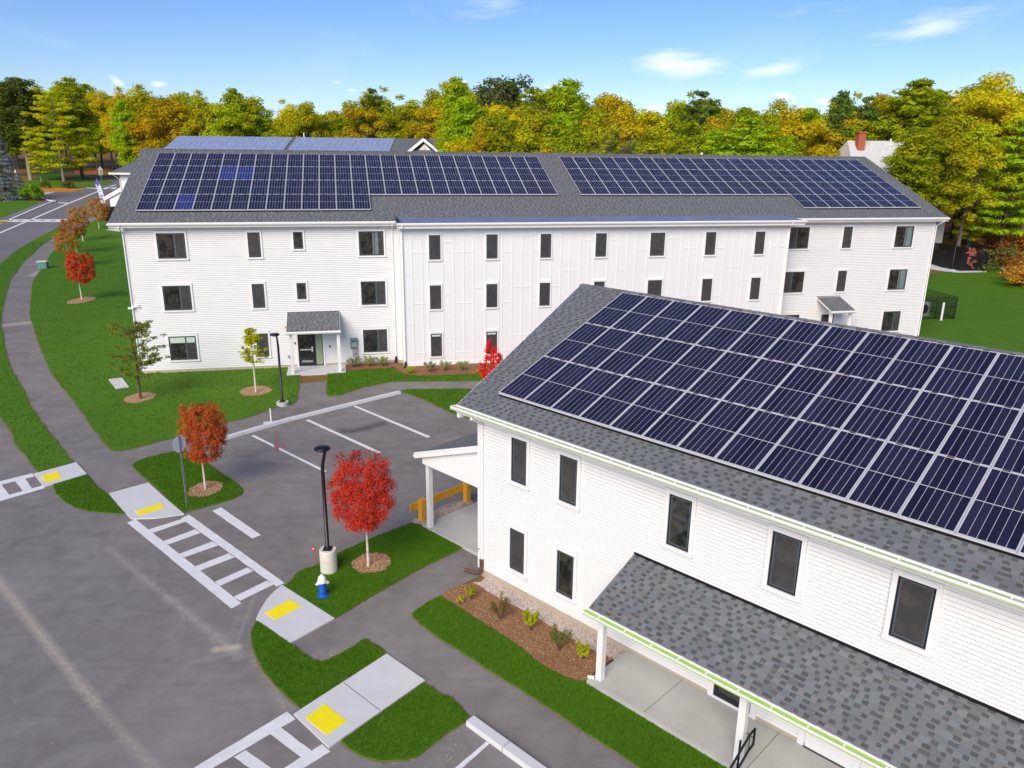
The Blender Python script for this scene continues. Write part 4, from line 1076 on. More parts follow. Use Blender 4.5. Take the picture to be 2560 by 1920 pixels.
def shingle_field(name, parent, cells, mtx, part_sel=None):
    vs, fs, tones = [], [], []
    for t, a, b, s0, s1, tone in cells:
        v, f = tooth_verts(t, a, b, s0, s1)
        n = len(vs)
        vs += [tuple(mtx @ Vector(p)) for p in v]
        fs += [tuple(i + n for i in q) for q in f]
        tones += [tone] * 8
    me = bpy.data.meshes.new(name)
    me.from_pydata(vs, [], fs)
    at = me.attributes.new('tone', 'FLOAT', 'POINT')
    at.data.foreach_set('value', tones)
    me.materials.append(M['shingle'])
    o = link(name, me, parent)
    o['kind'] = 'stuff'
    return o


def slope_matrix(u0, v0, z0, slope, sgn=1):
    """roof plane: x = u, y = up the slope, z = off the slope"""
    L = math.hypot(1, slope)
    U, S, N = Vector((1, 0, 0)), Vector((0, 1 / L, slope / L)), Vector((0, -slope / L, 1 / L))
    m = Matrix((U, S, N)).transposed().to_4x4()
    m.translation = (u0, v0, z0)
    return m


# ---------------------------------------------------------------- solar panels
PW, PH = 1.03, 2.13


def panel_meshes(w=PW, h=PH):
    f = .020
    mb = MB()
    g = .005
    x0, x1, y0, y1 = g, w - g, g, h - g
    mb.box(x0, x0 + f, y0, y1, 0, .04)
    mb.box(x1 - f, x1, y0, y1, 0, .04)
    mb.box(x0 + f, x1 - f, y0, y0 + f, 0, .04)
    mb.box(x0 + f, x1 - f, y1 - f, y1, 0, .04)
    mb.box(x0 + f, x1 - f, y0 + f, y1 - f, .002, .034, 1)
    for cx in (w * .27, w * .73):                       # clips on the upper edge
        mb.box(cx - .07, cx + .07, y1 - .012, y1 + .016, .030, .048, 2)
    fr = mb.mesh('solar_panel', [M['silver'], M['backsheet'], M['plastic_black']])

    def cells(m):
        mb = MB()
        n = 6
        a, b = x0 + f + .007, x1 - f - .007
        cw = (b - a) / n
        mid = h / 2
        for i in range(n):
            for lo, hi in ((y0 + f + .008, mid - .010), (mid + .010, y1 - f - .008)):
                mb.quad((a + i * cw + .0042, lo, .0365), (a + (i + 1) * cw - .0042, lo, .0365), (a + (i + 1) * cw - .0042, hi, .0365), (a + i * cw + .0042, hi, .0365))
        return mb.mesh('cell_strips', m)

    return fr, cells(M['cell']), cells(M['cell_blue']), cells(M['cell_pale'])


P_FR, P_CELL, P_BLUE, P_PALE = panel_meshes()


def array_of_panels(parent, mtx, cols, rows, u0, s0, blue=(), pw=PW, ph=PH, keep=None, cells=None):
    """rows of panels standing a hand above the shingles"""
    for r_ in range(rows):
        for c in range(cols):
            if keep and not keep(r_, c):
                continue
            m = mtx @ Matrix.Translation((u0 + c * pw, s0 + r_ * ph, .11 + rnd.uniform(-.002, .002)))
            p = link('solar_panel', P_FR, parent)
            p.matrix_local = m
            link('cell_strips', P_BLUE if (r_, c) in blue else (cells or P_CELL), p)


def rails(parent, mtx, u0, u1, s):
    o = MB().box(u0, u1, s - .014, s + .03, .02, .10).build('panel_skirt', M['black'], parent)
    o.matrix_local = mtx
    o2 = MB().box(u0, u1, s - .02, s + .002, .098, .112).build('skirt_rail', M['silver'], o)


# ================================================================ the long three-storey building
AANG = R(12.303)
bA = empty('apartment_building', (-22.248, 44.425, 0), AANG,
           'long three-storey white building with two dark solar arrays on its roof, behind the car park', 'apartment building')
LA = 53.5
ZE = 8.99
SLA = .397
RV = 9.6
RZ = ZE + (RV + .5) * SLA
PS0, PS1, PV = 15.56, 41.28, -1.3
# core walls
mb = MB()
mb.box(0, LA, .032, 19.2, .0, ZE - .25)
mb.prism([(.0, ZE - .25), (9.6, RZ - .12), (19.2, ZE - .25)], .05, LA - .05)
core = mb.build('wall', M['siding'], bA)
MB().box(.02, LA - .02, -.012, .011, -.05, .205).build('foundation', M['foundation'], bA)
board_field('siding', bA, .0, PS0, 0, .20, 8.62, .111, .030, M['siding'])
board_field('siding', bA, PS1, LA, 0, .20, 8.62, .111, .030, M['siding'])
MB().box(-.03, .10, -.03, .011, .19, 8.70).build('corner_board', M['trim'], bA)
MB().box(LA - .10, LA + .03, -.03, .011, .19, 8.70).build('corner_board', M['trim'], bA)
MB().box(.101, PS0, -.026, .011, 8.55, 8.70).build('frieze_board', M['trim'], bA)
MB().box(PS1 + .01, LA - .101, -.026, .011, 8.55, 8.70).build('frieze_board', M['trim'], bA)
# panelled middle section
mb = MB()
mb.box(PS0, PS1, PV, -.02, .11, 8.64)
pnl = mb.build('panelled_wall', M['panelling'], bA)
MB().box(PS0 + .02, PS1 - .02, PV + .02, -.03, -.05, .109).build('foundation', M['foundation'], bA)
MB().box(PS0 - .025, PS0 + .16, PV - .026, PV + .14, .105, 8.60).build('corner_board', M['trim'], pnl)
MB().box(PS1 - .16, PS1 + .025, PV - .026, PV + .14, .105, 8.60).build('corner_board', M['trim'], pnl)
MB().box(PS0 + .161, PS1 - .161, PV - .024, PV + .01, 8.44, 8.60).build('frieze_board', M['trim'], pnl)
MB().box(PS0 + .161, PS1 - .161, PV - .024, PV + .01, .105, .34).build('skirt_board', M['trim'], pnl)
for u in BATTEN['vert']:
    if PS0 + .3 < u < PS1 - .3:
        MB().box(-.032, .032, PV - .020, PV, .341, 8.439).build('batten', M['panelling'], pnl, (u, 0, 0))
for a, b, z in BATTEN['horiz']:
    MB().box(min(a, b) + .02, max(a, b) - .02, PV - .017, PV, z - .03, z + .035).build('batten', M['panelling'], pnl)
# low roof over the panelled section
mb = MB()
mb.add([(PS0 - .2, PV - .5, 8.97), (PS1 + .75, PV - .5, 8.97), (PS1 + .02, -.1, 9.165), (PS0 - .2, -.1, 9.165), (PS0 - .2, PV - .5, 8.80), (PS1 + .75, PV - .5, 8.80), (PS1 + .02, -.1, 8.80), (PS0 - .2, -.1, 8.80)],
       ((0, 1, 2, 3), (0, 4, 5, 1), (0, 3, 7, 4), (1, 5, 6, 2), (4, 7, 6, 5)))
mb.build('membrane_roof', M['membrane'], bA)
MB().box(PS0 - .21, PS0 - .11, PV - .45, -.09, 8.97, 9.22).build('membrane_flashing', M['black'], bA)
MB().box(PS0 - .22, PS1 + .75, PV - .525, PV - .501, 8.68, 8.975).build('fascia', M['trim'], bA)
MB().box(PS0 - .2, PS1 + .7, PV - .5, PV + .02, 8.645, 8.679).build('soffit', M['trim'], bA)
gutter(bA, PS0 - .25, PS1 + .8, PV - .527, 8.955, False)
# main roof
mb = MB()
u0, u1 = -.66, LA + .6
for s_ in (1, -1):
    pass
t = .16
v0, v1 = -.5, 19.7
mb.add([(u0, v0, ZE - .02), (u1, v0, ZE - .02), (u1, RV, RZ - .02), (u0, RV, RZ - .02), (u0, v1, ZE - .02), (u1, v1, ZE - .02),
        (u0, v0, ZE - t - .02), (u1, v0, ZE - t - .02), (u1, RV, RZ - t - .02), (u0, RV, RZ - t - .02), (u0, v1, ZE - t - .02), (u1, v1, ZE - t - .02)],
       ((0, 1, 2, 3), (3, 2, 5, 4), (6, 9, 8, 7), (9, 10, 11, 8), (0, 6, 7, 1), (0, 3, 9, 6), (3, 4, 10, 9), (1, 7, 8, 2), (2, 8, 11, 5), (4, 5, 11, 10)))
roofA = mb.build('roof', M['shingle'], bA)
at = roofA.data.attributes.new('tone', 'FLOAT', 'POINT')
at.data.foreach_set('value', [.8] * 12)
MA = slope_matrix(u0, v0, ZE, SLA)
SLEN = (RV - v0) * math.hypot(1, SLA)
A1 = (.58 - u0, 1.34)
A2 = (27.95 - u0, 1.34)
PHA = 2.125


def covered(a, b, s0, s1):
    top = 1.34 + 4 * PHA - .15
    if s1 > top or s0 < 1.5:
        return False
    for (au, as_), n4, lo4, cols in ((A1, 13, 0, 25), (A2, 9, 15, 24)):
        if au + .15 < a and b < au + cols * PW - .15 and s0 > as_ + PHA + .15:
            return True
        if au + lo4 * PW + .15 < a and b < au + (lo4 + n4) * PW - .15:
            return True
    return False


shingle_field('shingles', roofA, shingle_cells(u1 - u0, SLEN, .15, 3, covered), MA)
mb = MB()
for i in range(int((u1 - u0) / .3)):
    x = u0 + i * .3
    mb.add([(x, RV - .14, RZ - .035), (x + .33, RV - .14, RZ - .03), (x + .33, RV, RZ + .028), (x, RV, RZ + .02), (x, RV + .14, RZ - .035), (x + .33, RV + .14, RZ - .03)],
           ((0, 1, 2, 3), (3, 2, 5, 4)))
cap = mb.build('ridge_cap', M['shingle'], roofA)
cap['kind'] = 'stuff'
at = cap.data.attributes.new('tone', 'FLOAT', 'POINT')
at.data.foreach_set('value', np.repeat(nrs.uniform(.7, 1.05, len(mb.v) // 6), 6).tolist())
array_of_panels(bA, MA, 25, 4, A1[0], A1[1], {(2, 4), (2, 5), (0, 2)}, PW, PHA, lambda r_, c: r_ > 0 or c < 13)
array_of_panels(bA, MA, 24, 4, A2[0], A2[1], (), PW, PHA, lambda r_, c: r_ > 0 or c > 14)
rails(bA, MA, A1[0], A1[0] + 13 * PW, A1[1])
rails(bA, MA, A1[0] + 13 * PW, A1[0] + 25 * PW, A1[1] + PHA)
rails(bA, MA, A2[0], A2[0] + 15 * PW, A2[1] + PHA)
rails(bA, MA, A2[0] + 15 * PW, A2[0] + 24 * PW, A2[1])
# eaves
for a, b in ((u0, PS0 - .22), (PS1 + .80, u1)):
    MB().box(a, b, v0 - .022, v0, ZE - .26, ZE - .004).build('fascia', M['trim'], bA)
    MB().box(a, b, v0, .0, ZE - .285, ZE - .262).build('soffit', M['trim'], bA)
    gutter(bA, a - .04, b, v0 - .024, ZE - .03, False)
MB().tube([(-.1, v0 - .09, ZE - .14), (-.1, v0 - .09, ZE - .24), (-.06, -.08, ZE - .62), (-.06, -.08, .35)], .045, 8).build('downspout', M['trim'], bA)
MB().tube([(LA + .25, v0 - .09, ZE - .14), (LA + .25, v0 - .09, ZE - .24), (LA + .09, -.06, ZE - .62), (LA + .09, -.06, .35)], .045, 8).build('downspout', M['trim'], bA)
MB().tube([(PS0 - .42, v0 - .09, ZE - .14), (PS0 - .42, v0 - .09, ZE - .22), (PS0 - .42, -.07, ZE - .5), (PS0 - .42, -.07, .5)], .045, 8).build('downspout', M['trim'], bA)
MB().tube([(PS0 + .08, PV - .6, 8.84), (PS0 + .08, PV - .6, 8.74), (PS0 + .08, PV - .075, 8.45), (PS0 + .08, PV - .075, .45)], .05, 8).build('downspout', M['trim'], bA)
MB().tube([(PS1 - .2, PV - .6, 8.84), (PS1 - .2, PV - .6, 8.74), (PS1 - .06, PV - .075, 8.4), (PS1 - .06, PV - .075, .45)], .05, 8).build('downspout', M['trim'], bA)
for (x, y, z) in ((PS0 - .42, -.09, .45), (PS0 + .08, PV - .09, .42)):
    o = MB().tube([(x, y, z), (x, y, z - .18), (x - .05, y - .08, z - .36), (x - .08, y - .12, z - .44)], [.06, .09, .10, .10], 8).box(x - .14, x + .06, y - .2, y + .02, -.02, .03).build('drain_boot', M['plastic_black'], bA)
# windows
HD = [2.258, 5.308, 8.358]
for i, h in enumerate(HD):
    lo = h - 1.462
    window(bA, 1.687, 3.232, lo, h, 0, 1, shade=.28 if i == 0 else 0)
    window(bA, 6.70, 7.40, lo, h, 0)
    if i > 0:
        window(bA, 9.30, 9.85, h - 1.0, h, 0, screen='pane')
    window(bA, 13.13, 14.62, lo, h, 0, 1 if i < 2 else 1, curtain=.6 if i == 2 else 0)
    window(bA, 42.05, 43.56, lo, h, 0, -1)
    if i > 0:
        window(bA, 46.20, 46.89, lo, h, 0)
    window(bA, 50.346, 51.788, lo, h, 0, 1, curtain=1 if i else 0)
HP = [2.15, 5.175, 8.22]
for i, h in enumerate(HP):
    for j, (a, b) in enumerate(((17.25, 17.94), (20.77, 21.47), (24.19, 24.87), (27.78, 28.49), (31.45, 32.42), (35.27, 35.97), (38.80, 39.48))):
        window(pnl, a, b, h - 1.465, h, PV, 0, .07, .066, shade=.13 if i == 0 else 0)


# entrance canopies
def canopy(parent, u0, u1, zt, ve, ze, post_u, door):
    root = link('entrance_canopy', None, parent, (0, 0, 0))
    root.empty_display_size = .1
    s = (zt - ze) / (0 - ve)
    mb = MB()
    mb.prism([(0, zt - .02), (ve, ze - .02), (ve, ze - .12), (0, zt - .12)], u0, u1)
    ro = mb.build('canopy_roof', M['trim'], root)
    mx = slope_matrix(u0 + .02, ve, ze - .012, s)
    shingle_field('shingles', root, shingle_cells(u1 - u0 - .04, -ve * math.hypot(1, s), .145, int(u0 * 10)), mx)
    MB().box(u0 - .02, u1 + .02, ve - .02, ve, ze - .18, ze - .015).build('fascia', M['trim'], root)
    gutter(root, u0 - .03, u1 + .03, ve - .022, ze - .03, False)
    MB().box(u0, u1, -.022, -.0165, zt - .02, zt + .05).build('flashing', M['black'], root)
    for pu in post_u:
        MB().box(pu - .09, pu + .09, ve + .22, ve + .40, .07, ze - .12).build('canopy_post', M['trim'], root)
    MB().box(u0 + .05, u1 - .05, ve + .24, ve + .38, ze - .20, ze - .121).build('beam', M['trim'], root)
    MB().box(u0 - .15, u1 + .2, ve + .05, -.0125, -.04, .075).build('entry_slab', M['concrete'], root)
    return root


c1 = canopy(bA, 8.62, 11.76, 3.52, -1.95, 2.72, (8.84, 11.62), True)
# door with side light
MB().box(9.02, 9.13, -.06, 0, .07, 2.16).box(10.64, 10.75, -.06, 0, .07, 2.16).box(9.02, 10.75, -.064, 0, 2.161, 2.28).build('door_casing', M['trim'], bA)
dr = MB().box(9.135, 9.17, -.05, -.02, .076, 2.155).box(10.60, 10.635, -.05, -.02, .076, 2.155).box(9.17, 10.60, -.05, -.02, 2.11, 2.155).box(10.12, 10.19, -.05, -.02, .076, 2.11).box(9.17, 9.27, -.048, -.02, .076, 2.11).box(10.02, 10.119, -.048, -.02, .076, 2.11).box(9.27, 10.02, -.048, -.02, .076, .42).box(9.27, 10.02, -.048, -.02, 2.02, 2.11).box(10.19, 10.60, -.048, -.02, .076, .14).build('door', M['frame'], bA)
MB().box(9.27, 10.02, -.035, -.028, .42, 2.02).build('pane', M['pane'], dr)
MB().box(10.19, 10.60, -.035, -.028, .14, 2.11).build('pane', mat('lit_lobby_glass', (.30, .36, .24), .1, .5), dr)
MB().box(9.25, 9.98, -.095, -.065, 1.10, 1.17).box(9.93, 10.03, -.10, -.05, 1.0, 1.32).build('push_bar', M['silver'], dr)
MB().box(9.30, 9.98, -.053, -.049, .30, .44).build('kick_plate', M['galv'], dr)
MB().box(8.93, 9.01, -.07, -.02, 1.50, 1.62).build('card_reader', M['plastic_black'], bA)
MB().box(11.02, 11.10, -.06, -.017, 1.20, 1.34).build('keypad', M['plastic_black'], bA)
MB().lathe([(.02, -.09), (.09, -.06), (.11, 0), (.09, .06), (.02, .09)], 12, 0, (8.55, -.14, 2.60)).build('alarm_beacon', M['red'], bA)
MB().lathe([(.13, -.02), (.13, .05), (.06, .1)], 14).build('siamese_connection', M['galv'], bA, (8.60, -.05, .75), (R(90), 0, 0))
mc = MB().box(12.31, 12.74, -.20, -.017, 1.10, 1.78).box(12.74, 12.78, -.16, -.05, 1.48, 1.66).build('meter_cabinet', M['meter'], bA)
MB().box(12.40, 12.70, -.206, -.2005, 1.52, 1.64).build('meter_window', mat('teal_screen', (.01, .16, .14), .2, .5), mc)
MB().box(12.40, 12.70, -.2055, -.2005, 1.46, 1.515).box(12.40, 12.70, -.206, -.2005, 1.24, 1.44).build('meter_label', M['meter2'], mc)
m2 = MB().box(12.42, 12.74, -.16, -.017, .55, 1.06).build('meter_box', M['meter2'], bA)
MB().lathe([(.085, 0), (.085, .03), (.05, .05)], 16).build('meter_dial', M['galv'], m2, (12.58, -.161, .80), (R(90), 0, 0))
MB().box(.3, .36, -.10, -.02, 4.05, 4.15).box(-.28, .02, -.22, -.06, 4.02, 4.12).box(-.06, .3, -.14, -.02, 4.10, 4.22).build('flood_light', M['trim'], bA)
c2 = canopy(bA, 44.77, 46.66, 3.46, -1.9, 2.83, (45.0, 46.48), True)
d2 = MB().box(45.35, 45.43, -.05, -.017, .08, 2.2).box(46.25, 46.33, -.05, -.017, .08, 2.2).box(45.43, 46.25, -.05, -.017, 2.1, 2.2).box(45.43, 46.25, -.045, -.017, .08, .3).build('door', M['frame'], bA)
MB().box(45.43, 46.25, -.03, -.02, .3, 2.1).build('pane', M['pane'], d2)
# vent stub on the ridge of the roof
MB().tube([(40.0, RV + .6, RZ - .3), (40.0, RV + .6, RZ + .18)], .08, 10).build('roof_vent', M['trim'], bA)

# ================================================================ the two-storey building in the right foreground
BANG = R(-44.166)
bB = empty('apartment_building', (-.991, 22.024, 0), BANG,
           'two-storey white building with a porch and lime-green lined gutters in the right foreground', 'apartment building')
LB = 24.0
SB = .385
EB = 5.76
RVB = 6.6
RZB = EB + (RVB + .5) * SB
mb = MB()
mb.box(0.012, LB, .032, 13.2, 0, EB - .28)
mb.prism([(.0, EB - .28), (RVB, RZB - .14), (13.2, EB - .28)], .05, LB - .05)
mb.build('wall', M['siding'], bB)
MB().box(.02, LB, -.014, .011, -.05, .254).build('foundation', M['foundation'], bB)
EXPB = .1025
z = .252
i = 0
while z < 5.40:
    cuts = [0.13, LB]
    x = rnd.uniform(2.5, 5.0)
    while x < LB - 1:
        cuts.insert(-1, x)
        x += rnd.choice((3.66, 3.66, 2.8, 4.4))
    for a, b in zip(cuts[:-1], cuts[1:]):
        if a < 15.5:
            board(bB, 'siding_board', a + .0006, min(b, LB) - .0006, 0, z, EXPB, .022, M['siding'])
    z += EXPB
    i += 1
MB().box(-.03, .125, -.032, .011, .245, 5.50).build('corner_board', M['trim'], bB)
MB().box(-.034, -.001, .0111, .15, .245, 5.50).build('corner_board', M['trim'], bB)
MB().box(.1251, LB, -.03, .011, 5.36, 5.50).build('frieze_board', M['trim'], bB)
# roof with a raked, prowed gable end
OL = -.43
OR_ = -1.55
mb = MB()
v0 = -.5
t = .18
ub = LB + .4
mb.add([(OL, v0, EB - .02), (ub, v0, EB - .02), (ub, RVB, RZB - .02), (OR_, RVB, RZB - .02), (OL, 13.7, EB - .02), (ub, 13.7, EB - .02),
        (OL, v0, EB - t), (ub, v0, EB - t), (ub, RVB, RZB - t), (OR_, RVB, RZB - t), (OL, 13.7, EB - t), (ub, 13.7, EB - t)],
       ((0, 1, 2, 3), (3, 2, 5, 4), (6, 9, 8, 7), (9, 10, 11, 8), (0, 6, 7, 1), (0, 3, 9, 6), (3, 4, 10, 9), (1, 7, 8, 2), (2, 8, 11, 5), (4, 5, 11, 10)))
roofB = mb.build('roof', M['shingle'], bB)
at = roofB.data.attributes.new('tone', 'FLOAT', 'POINT')
at.data.foreach_set('value', [.62] * 12)
MBm = slope_matrix(0, v0, EB, SB)
SLB = (RVB - v0) * math.hypot(1, SB)
PB_U, PB_S = .56, .88


def coveredB(a, b, s0, s1):
    return a > PB_U + .2 and s0 > PB_S + .2 and s1 < PB_S + 3 * PH - .2 or (a > 15.6)


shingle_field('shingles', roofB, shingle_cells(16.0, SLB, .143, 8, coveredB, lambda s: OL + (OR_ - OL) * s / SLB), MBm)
mb = MB()
n = 0
for i in range(62):
    x = OR_ - .01 + i * .29
    mb.add([(x, RVB - .15, RZB - .045), (x + .32, RVB - .15, RZB - .036), (x + .32, RVB, RZB + .026), (x, RVB, RZB + .016), (x, RVB + .15, RZB - .045), (x + .32, RVB + .15, RZB - .036),
            (x, RVB - .15, RZB - .06), (x, RVB + .15, RZB - .06)], ((0, 1, 2, 3), (3, 2, 5, 4), (6, 0, 3, 4, 7)))
cap = mb.build('ridge_cap', M['shingle'], roofB)
cap['kind'] = 'stuff'
at = cap.data.attributes.new('tone', 'FLOAT', 'POINT')
at.data.foreach_set('value', np.repeat(nrs.uniform(.75, 1.1, 62), 8).tolist())
array_of_panels(bB, MBm, 15, 3, PB_U, PB_S)
rails(bB, MBm, PB_U, PB_U + 15 * PW, PB_S)
# rake boards following the prow, fascia, soffit, gutter
for (za, zb) in ((.0, .0),):
    mb = MB()
    a, b = Vector((OL, v0, EB)), Vector((OR_, RVB, RZB))
    off = Vector((-.025, 0, 0))
    up = Vector((0, 0, -.20))
    e = Vector((0, 0, -.012))
    vs = [a + e, b + e, b + up, a + up]
    vs = vs + [q + off for q in vs]
    mb.add(vs, ((0, 3, 2, 1), (4, 5, 6, 7), (0, 1, 5, 4), (1, 2, 6, 5), (2, 3, 7, 6), (3, 0, 4, 7)))
    mb.build('rake_board', M['trim'], bB)
MB().box(OL - .02, ub, v0 - .024, v0, EB - .235, EB - .004).build('fascia', M['trim'], bB)
MB().box(OL - .02, ub, v0 - .034, v0 + .05, EB - .003, EB + .006).build('drip_edge', M['trim'], bB)
MB().box(OL, ub, v0, .0, EB - .262, EB - .237).build('soffit', M['trim'], bB)
MB().box(OL - .02, OL + .10, v0 + .01, v0 + .22, EB - .40, EB - .264).build('eave_return', M['trim'], bB)
gutter(bB, OL - .12, 15.6, v0 - .025, EB - .02, True, ht=.13, wd=.145, hang=.62, film='film_dull')
# downspout at the corner and its brown elbow
MB().tube([(.30, v0 - .09, EB - .15), (.30, v0 - .09, EB - .24), (.20, -.06, EB - .58), (.20, -.06, .62)], .05, 8).build('downspout', M['trim'], bB)
mb = MB()
pts = []
for k in range(26):
    t_ = k / 25
    ang = R(90) * min(1, max(0, (t_ - .3) / .4))
    pts.append((.20 - max(0, t_ - .45) * .95, -.09 - max(0, t_ - .3) * .35, .64 - .50 * math.sin(min(1, t_ * 1.5) * math.pi / 2)))
mb.tube(pts, [.062 + .006 * (k % 2) for k in range(26)], 10)
mb.build('drain_elbow', M['brown'], bB)
MB().tube([(.06, -.03, .95), (.06, -.12, .95), (.03, -.14, .90)], .014, 6).build('hose_bib', M['galv'], bB)
# windows
UH, LH, WH = 5.135, 2.217, 1.375
for a, b in ((1.455, 2.072), (3.327, 3.954), (6.86, 7.50), (9.539, 10.212), (12.177, 12.88), (14.8, 15.45)):
    window(bB, a, b, UH - WH, UH, 0, 0, .105, .085, screen='pane' if 6 < a < 8 else None)
for a, b in ((1.44, 2.044), (3.329, 3.956)):
    window(bB, a, b, LH - WH, LH, 0, 0, .105, .085, screen='pane' if a > 3 else None)
# front porch
PU0, PU1 = 5.91, 20.0
ZT, VE, ZP = 3.09, -1.86, 2.31
sp_ = (ZT - ZP) / -VE
pr = link('porch', None, bB, (0, 0, 0))
pr.empty_display_size = .2
mb = MB()
mb.prism([(0.0, ZT - .02), (VE, ZP - .02), (VE, ZP - .14), (0.0, ZT - .14)], PU0, PU1)
o = mb.build('porch_roof', M['shingle'], pr)
at = o.data.attributes.new('tone', 'FLOAT', 'POINT')
at.data.foreach_set('value', [.95] * len(mb.v))
MP = slope_matrix(PU0, VE, ZP - .012, sp_)
PL = -VE * math.hypot(1, sp_)
pc = list(shingle_cells(9.4, PL, .143, 21))
BMX = Matrix.Translation((-.991, 22.024, 0)) @ Matrix.Rotation(BANG, 4, 'Z')


def camd(c):
    q = BMX @ (MP @ Vector(((c[1] + c[2]) / 2, (c[3] + c[4]) / 2, 0)))
    return (q - Vector((0, 0, CAM_H))).length


teeth = [c for c in pc if c[0] == 2]
inview = [c for c in teeth if c[1] < 6.9 + 1.2 * c[3]]
inview.sort(key=camd)
single = set(id(c) for c in inview[:290])
rest = [c for c in pc if id(c) not in single]
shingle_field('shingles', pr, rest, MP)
SH = {}
for c in inview[:290]:
    w = round((c[2] - c[1]) / .03) * .03
    tb = round(c[5] * 8) / 8
    key = (w, tb)
    if key not in SH:
        v, f = tooth_verts(2, 0, 1, 0, c[4] - c[3])
        me = bpy.data.meshes.new('shingle')
        me.from_pydata(v, [], f)
        at = me.attributes.new('tone', 'FLOAT', 'POINT')
        at.data.foreach_set('value', [tb] * 8)
        me.materials.append(M['shingle'])
        SH[key] = me
    o = link('shingle', SH[key], pr)
    o.matrix_local = MP @ Matrix.Translation((c[1], c[3], 0)) @ Matrix.Diagonal((c[2] - c[1], 1, 1, 1))
MB().box(PU0, PU1, -.034, -.0165, ZT - .03, ZT + .055).build('flashing', M['black'], pr)
MB().box(PU0 - .015, PU1, VE - .022, VE, ZP - .17, ZP - .014).build('fascia', M['trim'], pr)
MB().box(PU0 - .015, PU1, VE - .03, VE + .04, ZP - .0135, ZP - .004).build('drip_edge', M['trim'], pr)
gutter(pr, PU0 - .05, PU1, VE - .024, ZP - .02, True, ht=.12, wd=.155, hang=.72)
MB().prism([(0, ZT - .141), (VE, ZP - .141), (VE, ZP - .16), (0, ZT - .16)], PU0 + .01, PU1).build('soffit', M['trim'], pr)
MB().box(PU0 + .08, PU1, -1.585, -1.40, ZP - .36, ZP - .165).build('beam', M['trim'], pr)
MB().box(PU0 + .08, PU0 + .26, -1.399, -.02, ZP - .36, ZP - .165).build('beam', M['trim'], pr)
for u in (6.10, 9.99, 13.9):
    MB().box(u - .085, u + .085, -1.575, -1.41, .15, ZP - .361).box(u - .10, u + .10, -1.59, -1.395, ZP - .44, ZP - .3605).build('porch_post', M['trim'], pr)
fl = MB().box(PU0, PU1, -1.72, -.0145, .0, .15).box(PU0 - .03, PU1, -1.76, -1.721, .0, .142).build('porch_floor', M['concrete_grey'], pr)
for u in (7.62, 10.25, 12.4):
    MB().box(u - .006, u + .006, -1.72, -.0146, .1495, .1515).build('control_joint', M['drain'], fl)
MB().tube([(6.0, -1.61, .19), (5.93, -1.66, .19), (5.86, -1.68, .18)], .045, 8).build('drain_outlet', M['trim'], pr)
# porch windows, door and pilasters
for u in (8.36, 9.50, 10.68):
    MB().box(u, u + .15, -.06, -.0165, .155, 2.4).build('pilaster', M['trim'], pr)
gd = MB().box(8.52, 8.62, -.05, -.017, .23, 2.2).box(9.39, 9.49, -.05, -.017, .23, 2.2).box(8.62, 9.39, -.05, -.017, .23, .36).box(8.62, 9.39, -.05, -.017, 2.1, 2.2).build('porch_window', M['frame'], pr)
MB().box(8.62, 9.39, -.03, -.02, .36, 2.1).build('pane', M['screen'], gd)
MB().box(8.51, 9.495, -.075, -.0165, .16, .228).build('window_sill', M['trim'], pr)
MB().box(10.86, 11.95, -.045, -.017, .17, 2.2).build('door', M['trim'], pr)
MB().box(10.84, 11.97, -.08, -.0165, .151, .169).build('door_threshold', M['drain'], pr)
for u in (12.1, 13.2):
    MB().box(u, u + .15, -.06, -.0165, .155, 2.4).build('pilaster', M['trim'], pr)

# side porch at the gable end
sp = link('side_porch', None, bB, (0, 0, 0))
sp.empty_display_size = .2
zl, zr = 3.02, 4.32
ul = -3.62
k_ = (zr - zl) / (0 - ul)
vn, vf = .38, 4.4
mb = MB()
mb.add([(ul, vn, zl), (-.002, vn, zr), (-.002, vf, zr), (ul, vf, zl), (ul, vn, zl - .10), (-.002, vn, zr - .10), (-.002, vf, zr - .10), (ul, vf, zl - .10)],
       ((0, 1, 2, 3), (4, 7, 6, 5), (0, 4, 5, 1), (1, 5, 6, 2), (2, 6, 7, 3), (3, 7, 4, 0)))
mb.build('porch_roof', M['trim'], sp)
L_ = math.hypot(ul, zr - zl)
U, S = Vector((0, -1, 0)), Vector((-ul / L_, 0, (zr - zl) / L_))
mx = Matrix((U, S, U.cross(S))).transposed().to_4x4()
mx.translation = (ul, vf, zl + .006)
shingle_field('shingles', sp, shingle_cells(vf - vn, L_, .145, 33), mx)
# raked fascia facing the camera, wall above the beam
a = [(ul - .03, zl + .03), (-.036, zr + .03), (-.036, zr - .19), (ul - .03, zl - .19)]
mb = MB().prism(a, vn - .028, vn - .002, 0, 1)
mb.build('rake_board', M['trim'], sp)
MB().prism([(ul - .03, zl + .03), (-.036, zr + .03), (-.036, zr - .03), (ul - .03, zl - .03)], vn - .042, vn - .0285, 0, 1).build('rake_moulding', M['trim'], sp)
MB().tube([(ul - .03, vn - .03, zl - .10), (ul - .03, vf, zl - .10)], .07, 8).build('gutter', M['trim'], sp)
wl_, wr, wz = -3.30, -.036, 2.69
mb = MB().prism([(wl_, zl + (wl_ - ul) * k_ - .14), (wr, zr - .15), (wr, wz), (wl_, wz)], .512, .60, 0, 1)
mb.build('wall', M['siding'], sp)
z = wz + .13
while z < zr - .2:
    ua = max(wl_ + .1, ul + (z + .05 - zl + .14) / k_)
    if ua < wr - .05:
        board(sp, 'siding_board', ua, wr - .001, .511, z, EXPB, .022, M['siding'])
    z += EXPB
MB().box(wl_ - .02, wr, .488, .511, wz - .02, wz + .128).build('beam', M['trim'], sp)
MB().box(wl_ - .02, wl_ + .098, .486, .62, wz + .129, zl - .06).build('corner_board', M['trim'], sp)
